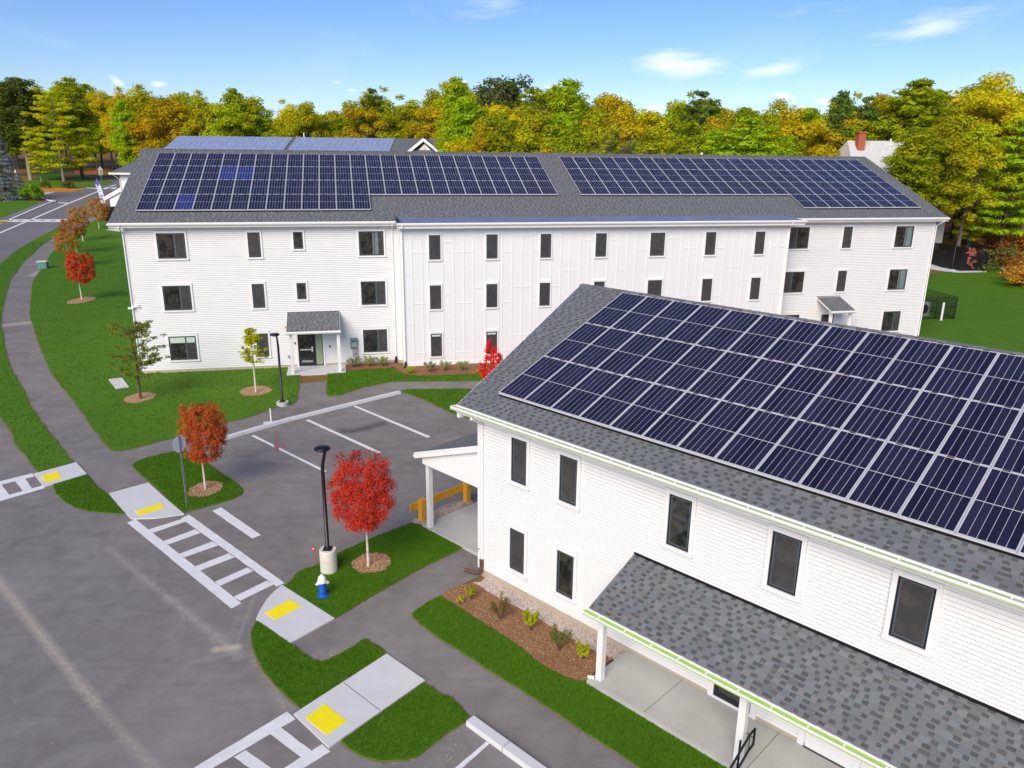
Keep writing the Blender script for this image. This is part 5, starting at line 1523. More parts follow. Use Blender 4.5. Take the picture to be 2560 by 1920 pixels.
MB().box(-3.50, -3.33, .72, .89, .12, wz + .1).box(wl_ - .1, wl_ - .021, .5, 4.3, wz - .02, wz + .22).build('porch_post', M['trim'], sp)
MB().box(-3.50, -3.33, 3.9, 4.07, .12, wz + .1).build('porch_post', M['trim'], sp)
MB().box(-3.78, .01, .72, 4.5, -.05, .10).build('porch_floor', M['concrete_grey'], sp)
MB().box(-.05, .012, 3.0, 4.2, .25, 2.4).box(-.07, -.05, 3.1, 4.1, .4, 2.3).build('side_door', M['trim'], sp)
MB().box(-.012, .0119, .0112, 13.2, .0, .26).build('foundation', M['foundation'], bB)

# ================================================================ building farther back, and the house among the trees
def plain_roof(mb, pts_f):
    mb.add(*pts_f)


bC = empty('apartment_building', (*CB['o'], T(127)), 0, 'white building with pale blue solar panels behind the left half of the long roof', 'apartment building')
OX, OY = CB['o']
g0 = T(127)
ez, rz_ = CB['ez'] - g0, CB['rz'] - g0
rv = 18.0
uw, ur, ug_, ue = CB['wall'] - OX, CB['ridge'] - OX, CB['gable'] - OX, CB['gable'] - OX + 6
mb = MB()
mb.box(uw, ue - .8, .8, 35.2, -2, ez - .1)
mb.build('wall', M['siding'], bC)
mb = MB()
mb.add([(0, 0, ez), (ue, 0, ez), (ue, rv, rz_), (ur, rv, rz_), (0, 36, ez), (ue, 36, ez), (0, 0, ez - .3), (ue, 0, ez - .3), (0, 36, ez - .3), (ue, 36, ez - .3)],
       ((0, 1, 2, 3), (3, 2, 5, 4), (0, 3, 4), (0, 6, 7, 1), (0, 4, 8, 6), (1, 7, 9, 5, 2), (6, 8, 9, 7)))
rc = mb.build('roof', M['shingle'], bC)
at = rc.data.attributes.new('tone', 'FLOAT', 'POINT')
at.data.foreach_set('value', [.85] * 10)
MB().box(-.05, ue + .05, -.20, -.005, ez - .30, ez - .02).build('gutter', M['trim'], bC)
MB().box(-.20, -.005, -.1, 36, ez - .30, ez - .02).build('gutter', M['trim'], bC)
MB().tube([(.3, .2, ez - .3), (uw, .75, ez - 1.1), (uw, .75, 0)], .09, 6).build('downspout', M['trim'], bC)
sc_ = (rz_ - ez) / rv
MCm = slope_matrix(0, 0, ez, sc_)
lc = rv * math.hypot(1, sc_)
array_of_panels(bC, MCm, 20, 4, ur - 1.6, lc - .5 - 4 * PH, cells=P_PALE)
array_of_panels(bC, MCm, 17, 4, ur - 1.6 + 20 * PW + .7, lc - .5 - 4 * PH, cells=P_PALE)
# cross gable turned towards the car park
gx, gy = ug_, 11.5
mb = MB()
hw, gz = 5.4, 4.2
mb = MB()
for s_ in (-1, 1):
    mb.add([(gx, gy, rz_ - .05), (gx + s_ * hw, gy, rz_ - gz), (gx + s_ * hw, gy + 7, rz_ - gz), (gx, gy + 7, rz_ - .05)], ((0, 1, 2, 3),))
g_ = mb.build('gable_roof', M['shingle'], bC)
at = g_.data.attributes.new('tone', 'FLOAT', 'POINT')
at.data.foreach_set('value', [.85] * 8)
for s_ in (-1, 1):
    MB().prism([(gx, rz_ + .02), (gx + s_ * (hw + .1), rz_ - gz - .05), (gx + s_ * (hw + .1), rz_ - gz - .62), (gx, rz_ - .55)], gy - .12, gy - .02, 0, 1).build('rake_board', M['trim'], bC)
MB().prism([(gx, rz_ - .5), (gx + hw - .6, rz_ - gz), (gx - hw + .6, rz_ - gz)], gy + .9, gy + 1.0, 0, 1).build('gable_wall', M['frame'], bC)
MB().prism([(gx + .1, rz_ - .9), (gx + 2.6, rz_ - 3.4), (gx - 2.4, rz_ - 3.4)], gy + .55, gy + .7, 0, 1).build('gable_trim', M['trim'], bC)
MB().prism([(gx + .1, rz_ - 1.5), (gx + 1.6, rz_ - 3.2), (gx - 1.4, rz_ - 3.2)], gy + .48, gy + .54, 0, 1).build('gable_infill', M['beige'], bC)
# end wing beside the road
wx0, wz0, wx1, wz1 = CB['wing']
wx0, wx1 = wx0 - OX, wx1 - OX
wz0, wz1 = wz0 - g0, wz1 - g0
wy = CB['wy'] - OY
MB().prism([(wx0 + .7, -2), (wx0 + .7, wz0 + .1), (wx1, wz1 - .4), (wx1, -2)], wy + .3, wy + 9, 0, 1).build('wing_wall', M['siding'], bC)
MB().prism([(wx0, wz0), (wx1, wz1), (wx1, wz1 - .75), (wx0, wz0 - .65)], wy, wy + .25, 0, 1).build('rake_board', M['trim'], bC)
MB().prism([(wx0, wz0 + .10), (wx1, wz1 + .10), (wx1, wz1 + .01), (wx0, wz0 + .01)], wy - .02, wy + 9.2, 0, 1).build('wing_roof', M['frame'], bC)
MB().tube([(CB['vent'] - OX, rv, rz_ - .1), (CB['vent'] - OX, rv, rz_ + .75)], .11, 8).build('vent_pipe', M['trim'], bC)

bD = empty('house', (48.2, 112.0, T(112)), R(2), 'pale-roofed house with a red brick chimney half hidden among the trees at right', 'house')
hz = 15.2 - T(112)
mb = MB()
mb.box(0, 14, .5, 9.5, 0, hz - 4)
mb.build('wall', M['siding'], bD)
mb = MB()
mb.add([(-.8, -.4, hz - 4.2), (14.8, -.4, hz - 4.2), (14.4, 5, hz), (.2, 5, hz), (-.8, 10.4, hz - 4.2), (14.8, 10.4, hz - 4.2)], ((0, 1, 2, 3), (3, 2, 5, 4), (0, 3, 4), (1, 5, 2)))
rf = mb.build('roof', M['stone_white'], bD)
ch = MB().box(1.0, 2.0, 3.2, 4.2, hz - 3, hz + 1.0).build('chimney', M['brick'], rf)
MB().box(.9, 2.1, 3.1, 4.3, hz + 1.0, hz + 1.2).build('chimney_cap', M['brick'], ch)
MB().tube([(6.3, 4.5, hz - .5), (6.3, 4.5, hz + .3)], .12, 8).build('vent_pipe', M['trim'], rf)
MB().box(9.2, 10.2, 4.0, 4.7, hz - .7, hz + .1).build('skylight', M['frame'], rf)

# ================================================================ trees and shrubs
def quads_mesh(name, P, size, m, up=.35, aspect=.6, seed=0, droop=None, out=None):
    rs = np.random.RandomState(seed)
    if isinstance(P, tuple):
        P, out = P
    n = len(P)
    s = size * rs.uniform(.6, 1.35, n)
    nr = rs.normal(0, 1, (n, 3))
    nr[:, 2] = np.abs(nr[:, 2]) + up
    if out is not None:
        nr = nr * .55 + out * 1.1
    nr /= np.linalg.norm(nr, axis=1)[:, None]
    a = rs.normal(0, 1, (n, 3))
    if droop is not None:
        a = a * .35 + droop
    a -= nr * (a * nr).sum(1)[:, None]
    a /= np.linalg.norm(a, axis=1)[:, None]
    b = np.cross(nr, a)
    a = a * s[:, None]
    b = b * (s * aspect)[:, None]
    V = np.stack([P - a, P + b * .9 - a * .1, P + a, P - b * .9 - a * .1], 1).reshape(-1, 3)
    return tri_mesh(name, V, m, 4)


def blob_points(centres, radii, n, rs, shell=.45):
    """n points spread through ellipsoids, denser towards their outsides"""
    centres = np.array(centres, float)
    radii = np.array(radii, float)
    w = radii.prod(1) ** .75
    k = rs.choice(len(centres), n, p=w / w.sum())
    d = rs.normal(0, 1, (n, 3))
    d /= np.linalg.norm(d, axis=1)[:, None]
    r_ = rs.uniform(0, 1, n) ** shell
    return centres[k] + d * r_[:, None] * radii[k], d


def limb_mesh(name, m, trunk, limbs, n=7):
    mb = MB()
    mb.tube(trunk[0], trunk[1], n)
    for pts, rad in limbs:
        mb.tube(pts, rad, 5)
    return mb.mesh(name, m, True)


def make_oak(seed, H=20.0, spread=5.2, base=.24, nclump=60, per=230, leaf=.225, tall=1.0):
    rs = np.random.RandomState(seed)
    c, r_ = [], []
    zc, rz = H * (.5 + base / 2), H * (1 - base) / 2
    while len(c) < nclump:
        d = rs.normal(0, 1, 3)
        d /= np.linalg.norm(d)
        if d[2] < -.55 and rs.rand() < .7:
            continue
        q = rs.uniform(.62, .95)
        lump = 1 + .22 * math.sin(3 * math.atan2(d[1], d[0]) + seed) + .12 * rs.normal()
        p = np.array([d[0] * spread * q * lump, d[1] * spread * q * lump, zc + d[2] * rz * q * (1 + .1 * rs.normal())])
        s = rs.uniform(1.0, 1.9)
        c.append(p)
        r_.append((s, s, s * .72))
    P = blob_points(c, r_, nclump * per, rs)
    crown = quads_mesh('crown', P, leaf, M['leaf_oak'], .5, .7, seed)
    limbs = []
    for i in range(9):
        p = c[rs.randint(len(c))]
        z0 = H * rs.uniform(.25, .5)
        limbs.append(([(0, 0, z0), tuple(np.array([p[0] * .5, p[1] * .5, z0 + (p[2] - z0) * .6])), tuple(p)], [.14, .09, .03]))
    tr = limb_mesh('trunk', M['bark'], ([(0, 0, -.3), (.1, 0, H * .25), (-.15, .1, H * .55), (.05, 0, H * .85)], [.32, .24, .16, .05]), limbs)
    return crown, tr


def make_pine(seed, H=20.0, spread=3.9, base=.35, tiers=15, leaf=.28, needle=True, m='leaf_pine', flat=.62, top=.35, per=190):
    rs = np.random.RandomState(seed)
    c, r_, limbs = [], [], []
    for i in range(tiers):
        t = i / (tiers - 1)
        z = H * (base + (1 - base) * t * .96)
        R_ = spread * ((1 - t) ** .6 * (1 - top) + top) * (1 if t > .12 else .8)
        if t > .93:
            R_ *= .45
        k = 5 if t < .8 else 3
        a0 = rs.uniform(0, 6.28)
        for j in range(k):
            a = a0 + j * 6.28 / k + rs.normal(0, .3)
            L = R_ * rs.uniform(.55, 1.08)
            tip = np.array([math.cos(a) * L, math.sin(a) * L, z + L * rs.uniform(.05, .3)])
            for q in (.55, .95):
                p = np.array([tip[0] * q, tip[1] * q, z + (tip[2] - z) * q])
                s = rs.uniform(.75, 1.3) * (.75 + .5 * R_ / spread)
                c.append(p)
                r_.append((s, s, s * flat))
            limbs.append(([(0, 0, z - .2), tuple(tip)], [.07, .02]))
    P = blob_points(c, r_, len(c) * per // 2, rs, .55)
    crown = quads_mesh('crown', P, leaf, M[m], .7, .42, seed)
    tr = limb_mesh('trunk', M['bark'], ([(0, 0, -.3), (.12, .05, H * .3), (-.1, .05, H * .65), (0, 0, H * .97)], [.27, .21, .13, .03]), limbs)
    return crown, tr


def make_bare(seed, H=20.0, spread=3.6):
    rs = np.random.RandomState(seed)
    mb = MB()
    mb.tube([(0, 0, -.3), (.1, 0, H * .35), (0, .1, H * .7)], [.22, .16, .06], 6)

    def grow(p, d, L, r0, lv):
        q = p + d * L
        mb.tube([tuple(p), tuple((p + q) / 2 + rs.normal(0, L * .05, 3)), tuple(q)], [r0, r0 * .8, r0 * .5], 4, 0, False)
        if lv:
            for _ in range(4):
                e = d + rs.normal(0, .42, 3)
                e[2] = abs(e[2]) * .8 + .25
                e /= np.linalg.norm(e)
                grow(p + (q - p) * rs.uniform(.45, 1), e, L * rs.uniform(.5, .75), r0 * .5, lv - 1)
    for i in range(9):
        a = rs.uniform(0, 6.28)
        grow(np.array([0, 0, H * rs.uniform(.25, .6)]), np.array([math.cos(a) * .6, math.sin(a) * .6, .75]), H * .2, .09, 3)
    return mb.mesh('crown', M['leaf_bare']), MB().tube([(0, 0, -.3), (0, 0, H * .3)], [.25, .2], 6).mesh('trunk', M['bark_pale'])


PROTO = {
    'oak': [make_oak(s, spread=sp_, nclump=n) for s, sp_, n in ((1, 5.0, 62), (2, 4.5, 55), (3, 5.6, 66), (4, 4.1, 50))],
    'pine': [make_pine(s, spread=sp_) for s, sp_ in ((11, 3.8), (12, 3.3), (13, 4.3))],
    'round': [make_oak(21, spread=6.0, base=.2, nclump=95, per=190, leaf=.21)],
    'tallpine': [make_pine(31, spread=3.0, base=.45, tiers=11, top=.45, per=150), make_pine(32, spread=3.6, base=.5, tiers=9, top=.5, flat=.45, per=170)],
    'white': [make_pine(41, spread=6.4, base=.16, tiers=13, leaf=.27, flat=.42, m='leaf_whitepine', top=.42, per=300), make_pine(42, spread=5.4, base=.18, tiers=13, leaf=.34, flat=.28, m='leaf_whitepine', top=.25, per=190)],
    'bare': [make_bare(51)],
}


def plant(name, x, y, h, kind, var, rz, crown_m=None, bark=None, label=None, group=None, widen=1.0, H=20.0, cat='tree'):
    cr, tr = PROTO[kind][var % len(PROTO[kind])]
    e = empty(name, (x, y, T(y) - .05), rz, label, cat, group)
    s = h / H
    e.scale = (s * widen, s * widen, s)
    a = link('trunk', tr, e)
    b = link('crown', cr, e)
    if crown_m:
        b.material_slots[0].link = 'OBJECT'
        b.material_slots[0].material = M[crown_m]
    if bark:
        a.material_slots[0].link = 'OBJECT'
        a.material_slots[0].material = M[bark]
    return e


KIND = {'oak': ('oak_tree', 'oak', 'leaf_oak', 'yellow-green rounded oak in the wood behind the buildings', 'yellow-green oaks in the wood'),
        'gold': ('oak_tree', 'oak', 'leaf_gold', 'golden autumn oak in the wood behind the buildings', 'golden oaks in the wood'),
        'rust': ('oak_tree', 'oak', 'leaf_rust', 'rust-tinged oak in the wood behind the buildings', 'rust-tinged oaks in the wood'),
        'lime': ('maple_tree', 'oak', 'leaf_lime', 'bright lime-green tree at the near edge of the wood', 'bright lime trees at the wood edge'),
        'pine': ('pine_tree', 'pine', 'leaf_pine', 'green pitch pine with tiered tufts in the wood behind the buildings', 'pitch pines in the wood')}
SHORT = {'oak': 'yellow-green oak', 'gold': 'golden oak', 'rust': 'rust-tinged oak', 'lime': 'lime-green tree', 'pine': 'green pitch pine'}
ZONES = ((-.62, 'by the left edge of the picture'), (-.54, 'across the far road at left'), (-.46, 'beyond the bend of the far road'), (-.36, 'behind the left end of the pale solar roof'),
         (-.25, 'behind the middle of the pale solar roof'), (-.12, 'behind the white cross gable'), (-.04, 'left of the round dark oak'), (.04, 'under the round dark oak'), (.13, 'above the gap between the two dark arrays'),
         (.22, 'above the second dark array'), (.32, 'above the right part of the second dark array'), (.42, 'left of the brick chimney'), (.5, 'round the brick chimney house'), (.58, 'beyond the right gable of the long building'), (9, 'by the right edge of the picture'))
fr = random.Random(3)
for i, (x, y, h, k, rz) in enumerate(FOREST):
    nm, kd, m, lb, gp = KIND[k]
    h = max(h, 7)
    pxn = x / y
    zone = next(z for lim, z in ZONES if pxn < lim)
    rank = 'at the back' if y > 144 and not (pxn < -.45 and y < 200) else ('mid-wood' if y > 112 else 'at the near edge')
    lb = SHORT[k] + ' ' + rank + ', ' + zone
    plant(nm, x, y, h, kd, fr.randrange(8), rz, m, None, lb, gp, fr.uniform(.95, 1.25) * (1.0 if h > 14 else 1.15))

for (nm, x, y, h, kd, var, m, bk, lb, wd) in SPECIAL:
    plant(nm, x, y, h, kd, var, x * 1.7, m, bk, lb, None, wd)

# undergrowth along the wood edge at right, one russet bush each
ug = random.Random(9)
BUSH = []
for s in (61, 62, 63):
    rs = np.random.RandomState(s)
    c = [(rs.normal(0, .6), rs.normal(0, .6), rs.uniform(.4, 1.5)) for _ in range(14)]
    P = blob_points(c, [(.6, .6, .45)] * 14, 1300, rs)
    BUSH.append(quads_mesh('leaves', P, .11, M['leaf_undergrowth'], .4, .7, s))
stem_bush = MB().tube([(0, 0, -.1), (.1, 0, .8), (.25, .1, 1.5)], [.05, .03, .01], 5).tube([(0, 0, -.1), (-.2, .1, .7), (-.4, 0, 1.3)], [.05, .03, .01], 5).tube([(0, 0, .1), (.1, -.3, 1.2)], [.04, .01], 5).mesh('stems', M['bark'])
for i, (x, y, s) in enumerate(UNDER):
    e = empty('bush', (x, y, T(y)), ug.uniform(0, 6), 'russet and orange bush on the leaf-strewn slope under the trees at right', 'bush', 'russet bushes under the trees at right')
    e.scale = (s, s, s * .9)
    link('stems', stem_bush, e)
    b = link('leaves', BUSH[i % 3], e)
    if i % 4 == 3:
        b.material_slots[0].link = 'OBJECT'
        b.material_slots[0].material = M['leaf_shrub_green']


# ---------------------------------------------------------------- ornamental young trees
def profile_crown(z0, z1, w, prof, n, leaf, m, seed, aspect=.5, holes=0.0, squash=.9, name='crown'):
    """leaves filling a body of revolution given by prof(t) (0 bottom, 1 top), ragged at the rim and made of sprays"""
    rs = np.random.RandomState(seed)
    ns = max(60, n // 45)
    t = rs.uniform(0, 1, ns * 3)
    rr_ = np.array([prof(v) for v in t])
    keep = rs.uniform(0, 1, len(t)) < (rr_ ** 1.2 + .03)
    t, rr_ = t[keep][:ns], rr_[keep][:ns]
    a = rs.uniform(0, 2 * np.pi, len(t))
    q = rs.uniform(.05, 1, len(t)) ** .45 * .93
    cx, cy, cz = np.cos(a) * q * rr_ * w / 2, np.sin(a) * q * rr_ * w / 2 * squash, z0 + t * (z1 - z0)
    k = rs.randint(0, len(t), n)
    # each spray is a short fan pointing outwards
    L = rs.uniform(0, 1, n) * w * .11
    ang = a[k] + rs.normal(0, .9, n)
    P = np.stack([cx[k] + np.cos(ang) * L, cy[k] + np.sin(ang) * L, cz[k] + rs.normal(0, (z1 - z0) * .028, n) - L * .15], 1)
    dr = np.stack([np.cos(ang), np.sin(ang), np.full(n, -.1)], 1)
    o_ = np.stack([np.cos(ang), np.sin(ang), np.full(n, .55)], 1)
    return quads_mesh(name, P, leaf, m, .9, aspect, seed, dr, o_)


def twig_mesh(m, base_r, z0, z1, w, prof, seed, n=26, lean=0.0):
    rs = np.random.RandomState(seed)
    mb = MB()
    top = z1 - (z1 - z0) * .06
    mb.tube([(0, 0, -.1), (lean * .3, 0, z0), (lean * .6, 0, (z0 + z1) / 2), (lean, 0, top)], [base_r, base_r * .8, base_r * .5, base_r * .12], 8)
    for i in range(n):
        t = rs.uniform(.02, .85)
        z = z0 + t * (z1 - z0) * .8
        a = rs.uniform(0, 6.28)
        R_ = prof(min(1, t + .15)) * w / 2 * rs.uniform(.6, .95)
        mb.tube([(lean * .5, 0, z - .05), (math.cos(a) * R_ * .5, math.sin(a) * R_ * .5, z + R_ * .25), (math.cos(a) * R_, math.sin(a) * R_, z + R_ * .45)],
                [base_r * .32, base_r * .2, base_r * .07], 5, 0, False)
    return mb.mesh('trunk', m, True)


def lin(*kv):
    xs, ys = [k for k, v in kv], [v for k, v in kv]
    return lambda t: float(np.interp(t, xs, ys))


P_SQ = lin((0, .15), (.07, .5), (.2, .86), (.42, 1.0), (.6, .97), (.78, .88), (.97, .84), (1, .8))
P_BOX = lin((0, .30), (.1, .70), (.25, .92), (.45, 1.0), (.7, .97), (.9, .86), (.97, .82), (1, .7))


def young(name, key, prof, n, leaf, lm, bark, label, cat='tree', group=None, br=.045, aspect=.5, seed=1, xtra=None, mulch=None, squash=.9):
    x, y, z0, z1, w, off = TREE[key]
    e = empty(name, (x, y, T(y) + .03), 0, label, cat, group)
    link('trunk', twig_mesh(M[bark], br, z0, z1, w, prof, seed), e)
    link('crown', profile_crown(z0, z1, w, prof, n, leaf, M[lm], seed, aspect, squash=squash), e, (off, 0, 0))
    return e


young('maple_tree', 'red_front', P_SQ, 26000, .034, 'leaf_red', 'bark_light', 'red flat-topped young maple beside the concrete-footed black lamp post', br=.042, seed=3)
young('maple_tree', 'orange_red', P_BOX, 17000, .040, 'leaf_orange_red', 'bark_light', 'orange-red young tree on the small grass island behind the road sign', br=.045, seed=4)
young('maple_tree', 'red_small', P_BOX, 9000, .068, 'leaf_red', 'bark_light', 'small red young maple on the lawn at the left end of the long building', br=.06, seed=5)
ol = ['orange-brown young tree farthest along the path, by the black fence end', 'orange-brown young tree second farthest, trunk showing on the lawn',
      'orange-brown young tree with its trunk hidden, third from the far end of the row', 'orange-brown young tree right behind the small red maple']
for i, k in enumerate(('o1', 'o2', 'o3', 'o4')):
    young('maple_tree', k, P_BOX, 7000, .085 - .008 * i, 'leaf_orange', 'bark_light', ol[i], 'tree', 'orange-brown young trees along the path', br=.07, seed=6 + i)
tx = TREE['red_front']
rs = np.random.RandomState(77)

# the olive tree: open tiers of small leaves on a brown trunk
x, y, z0, z1, w, off = TREE['young']
e = empty('oak_tree', (x, y, .03), 0, 'open-crowned olive-green young oak with a brown trunk in front of the white siding', 'tree')
rs = np.random.RandomState(15)
mb = MB()
mb.tube([(0, 0, -.1), (.0, 0, .9), (.02, 0, z0 + .3), (-.02, 0, 3.0), (-.1, 0, z1 - .1)], [.085, .070, .055, .035, .010], 8)
c, r_ = [], []
for i in range(44):
    t = rs.uniform(0, 1)
    z = 1.15 + t * (z1 - 1.4)
    a = rs.uniform(0, 6.28)
    L = (w / 2) * lin((0, .9), (.3, 1.0), (.65, .95), (.9, .7), (1, .4))(t) * rs.uniform(.5, 1)
    tip = (math.cos(a) * L, math.sin(a) * L * .8, z + L * .32)
    mb.tube([(0, 0, z - .1), (tip[0] * .5, tip[1] * .5, z + L * .24), tip], [.022, .014, .004], 5, 0, False)
    for q in (.5, .75, 1.0):
        c.append((tip[0] * q + rs.normal(0, .08), tip[1] * q + rs.normal(0, .08), z + L * .32 * q + .06))
        r_.append((.24, .24, .085))
link('trunk', mb.mesh('trunk', M['bark_brown'], True), e)
link('crown', quads_mesh('crown', blob_points(c, r_, 5200, rs), .055, M['leaf_young'], 1.0, .6, 15), e, (off * .3, 0, 0))

# yellow-green sapling
x, y, z0, z1, w, off = TREE['yellow']
e = empty('linden_tree', (x, y, .03), 0, 'yellow-green sapling with a pale trunk left of the lamp post by the entrance', 'tree')
rs = np.random.RandomState(16)
mb = MB().tube([(0, 0, -.1), (.01, 0, z0), (.0, 0, 2.7), (.05, 0, z1)], [.055, .045, .03, .006], 8)
c, r_ = [], []
for i in range(46):
    t = rs.uniform(0, 1)
    z = z0 + .1 + t * (z1 - z0 - .2)
    a = rs.uniform(0, 6.28)
    L = (w / 2) * lin((0, .9), (.25, 1.0), (.6, .62), (1, .22))(t) * rs.uniform(.45, 1)
    tip = (math.cos(a) * L, math.sin(a) * L * .8, z + L * .12)
    mb.tube([(0, 0, z - .12), tip], [.014, .003], 5, 0, False)
    for q in (.55, 1.0):
        c.append((tip[0] * q, tip[1] * q, z + L * .12 * q))
        r_.append((.16, .16, .13))
link('trunk', mb.mesh('trunk', M['bark_light'], True), e)
link('crown', quads_mesh('crown', blob_points(c, r_, 2100, rs), .062, M['leaf_yellow'], .6, .75, 16), e)

# red cone by the wall
x, y, z0, z1, w, off = TREE['cone']
e = empty('maple_tree', (x, y, .03), 0, 'crimson cone-shaped young maple against the panelled wall beside the near roof', 'tree')
pc_ = lin((0, .55), (.15, .95), (.3, 1.0), (.45, .72), (.7, .36), (.9, .12), (1, .03))
link('trunk', twig_mesh(M['bark_brown'], .04, z0 + .2, z1 + .2, w, pc_, 17, 30), e)
link('crown', profile_crown(z0, z1, w, pc_, 4200, .048, M['leaf_crimson'], 17, .6), e, (off, 0, 0))
# pink tree by the fence
x, y, z0, z1, w, off = TREE['pink']
e = empty('maple_tree', (x, y, .06), 0, 'dusty pink small tree growing against the black fence at right', 'tree')
pk = lin((0, .6), (.2, 1.0), (.5, .85), (.8, .6), (1, .35))
link('trunk', twig_mesh(M['bark_pale'], .05, z0 + .2, z1, w, pk, 18, 18), e)
link('crown', profile_crown(z0, z1, w, pk, 1500, .09, M['leaf_pink'], 18, .8), e)

# mulch rings
RL = {'red_front': 'tan wood-chip ring round the red front maple', 'orange_red': 'tan wood-chip ring under the orange-red tree on the island', 'red_small': 'pale straw ring round the small red maple',
      'young': 'pale wood-chip ring round the olive oak', 'yellow': 'pale wood-chip ring round the yellow-green sapling'}
for k, (cx, cy, a, b) in RING.items():
    rr = random.Random(len(k))
    ph = [rr.uniform(-.1, .1) for _ in range(40)]
    poly = [(cx + math.cos(t * math.pi / 20) * a * (1 + ph[t]), cy + math.sin(t * math.pi / 20) * b * (1 + ph[t - 1])) for t in range(40)]
    pale = k in ('young', 'yellow', 'red_small')
    o = sheet('mulch_ring', poly, .058, M['straw' if pale else 'mulch'], kind=None, thick=.05, jag=.012, step=.06)
    tag(o, RL[k], 'mulch ring', 'mulch rings round the young trees')
    c = bits('wood_chips', poly, int(bbox_area(poly) * (800 if not pale else 300)), .022 if not pale else .04, M['chips_pale'], .058, .3, o)


# shrubs
def shrub(name, x, y, h, w, n, leaf, lm, label, group, seed, z=.05, stems=9, shape=.5, aspect=.55, twig='bark'):
    rs = np.random.RandomState(seed)
    e = empty(name, (x, y, T(y) + z), rs.uniform(0, 6), label, 'shrub', group)
    mb = MB()
    c, r_ = [], []
    for i in range(stems):
        a = i * 6.28 / stems + rs.normal(0, .3)
        L = w / 2 * rs.uniform(.45, .95)
        tip = (math.cos(a) * L, math.sin(a) * L, h * rs.uniform(.55, .95))
        mb.tube([(0, 0, -.05), (tip[0] * .4, tip[1] * .4, tip[2] * .55), tip], [.014, .009, .003], 4, 0, False)
        for q in (.6, .85, 1.0):
            c.append((tip[0] * q, tip[1] * q, h * .18 + tip[2] * (q ** 1.2) * .85))
            r_.append((w * .13, w * .13, h * .15))
    c.append((0, 0, h * .75))
    r_.append((w * .22, w * .22, h * .22))
    link('stems', mb.mesh('stems', M[twig]), e)
    link('leaves', quads_mesh('leaves', blob_points(c, r_, n, rs, .7), leaf, M[lm], .5, aspect, seed), e)
    return e


GA = 'variegated shrubs along the long building'
la = ['variegated pale shrub under the electric meter by the entrance', 'variegated pale shrub in the middle of the three right of the meter', 'variegated pale shrub beside the drain boot at the inside corner',
      'variegated pale shrub nearest the corner of the panelled wall', 'variegated pale shrub in the middle of the panelled-wall bed', 'variegated pale shrub next to the crimson maple']
for i in range(6):
    x, y = OBJ['shrubsA'][i]
    shrub('shrub', x, y, .62, .92, 900, .04, 'leaf_shrub', la[i], GA, 100 + i)
x, y = OBJ['shrubsA'][6]
shrub('shrub', x, y, .42, .62, 420, .05, 'leaf_shrub_yellow', 'small yellow-green shrub at the corner of the panelled wall', None, 107)
x, y = OBJ['shrubsA'][7]
shrub('shrub', x, y, .2, .35, 90, .06, 'leaf_shrub_yellow', 'tiny yellow plant in the mulch near the crimson maple', None, 108, stems=4)
lb_ = ['bright yellow-green shrub nearest the brown drain elbow', 'olive shrub with visible stems, second in the bed by the gravel', 'bright yellow-green shrub in the middle of the bed by the gravel',
       'olive shrub with visible stems, fourth in the bed by the gravel', 'yellow-green shrub nearest the white porch post', 'small straw-yellow plant at the tip of the planting bed']
for i, (h, w, n, lf, m) in enumerate(((.42, .42, 420, .038, 'leaf_shrub_yellow'), (.66, .76, 1700, .022, 'leaf_shrub_green'), (.62, .58, 700, .040, 'leaf_shrub_yellow'),
                                       (.66, .74, 1700, .022, 'leaf_shrub_green'), (.44, .54, 620, .036, 'leaf_shrub_yellow'), (.22, .3, 150, .03, 'leaf_shrub_yellow'))):
    x, y = OBJ['shrubsB'][i]
    shrub('shrub', x, y, h, w, n, lf, m, lb_[i], 'shrubs in the bed by the near building', 120 + i, stems=11 if m == 'leaf_shrub_green' else 7, twig='bark_brown')

# blue spruce, yew and dark shrubs by the road at far left
x, y, z0, z1, w, off = TREE['spruce']
rs = np.random.RandomState(140)
e = empty('spruce_tree', (x + off, y, T(y)), 0, 'blue-grey spruce at the left edge beside the bright yew', 'tree')
c, r_ = [], []
for i in range(20):
    t = i / 19
    R_ = w / 2 * (1 - t) ** .85 + .25
    k = max(5, int(20 * (1 - t) + 4))
    for j in range(k):
        a = rs.uniform(0, 6.28)
        for q in (.45, .75, 1.0):
            c.append((math.cos(a) * R_ * q, math.sin(a) * R_ * q, z1 * (.04 + .95 * t) - R_ * q * .18))
            r_.append((.7, .7, .3))
link('trunk', MB().tube([(0, 0, 0), (0, 0, z1)], [.3, .03], 7).mesh('trunk', M['bark']), e)
link('crown', quads_mesh('crown', blob_points(c, r_, 30000, rs), .14, M['leaf_spruce'], .8, .45, 140), e)


def mound(name, x, y, h, w, d, n, leaf, lm, label, seed, group=None):
    rs = np.random.RandomState(seed)
    e = empty(name, (x, y, T(y)), 0, label, 'shrub', group)
    c = []
    for _ in range(40):
        a, q = rs.uniform(0, 6.28), rs.uniform(.2, .85)
        c.append((math.cos(a) * q * w / 2, math.sin(a) * q * d / 2, h * .75 * math.sqrt(max(0, 1 - q * q)) * rs.uniform(.6, 1.05)))
    link('stems', MB().tube([(0, 0, 0), (0, 0, h * .5)], [.15, .05], 6).mesh('stems', M['bark']), e)
    link('leaves', quads_mesh('leaves', blob_points(c, [(w * .14, d * .14, h * .2)] * 40, n, rs), leaf, M[lm], .7, .5, seed), e)


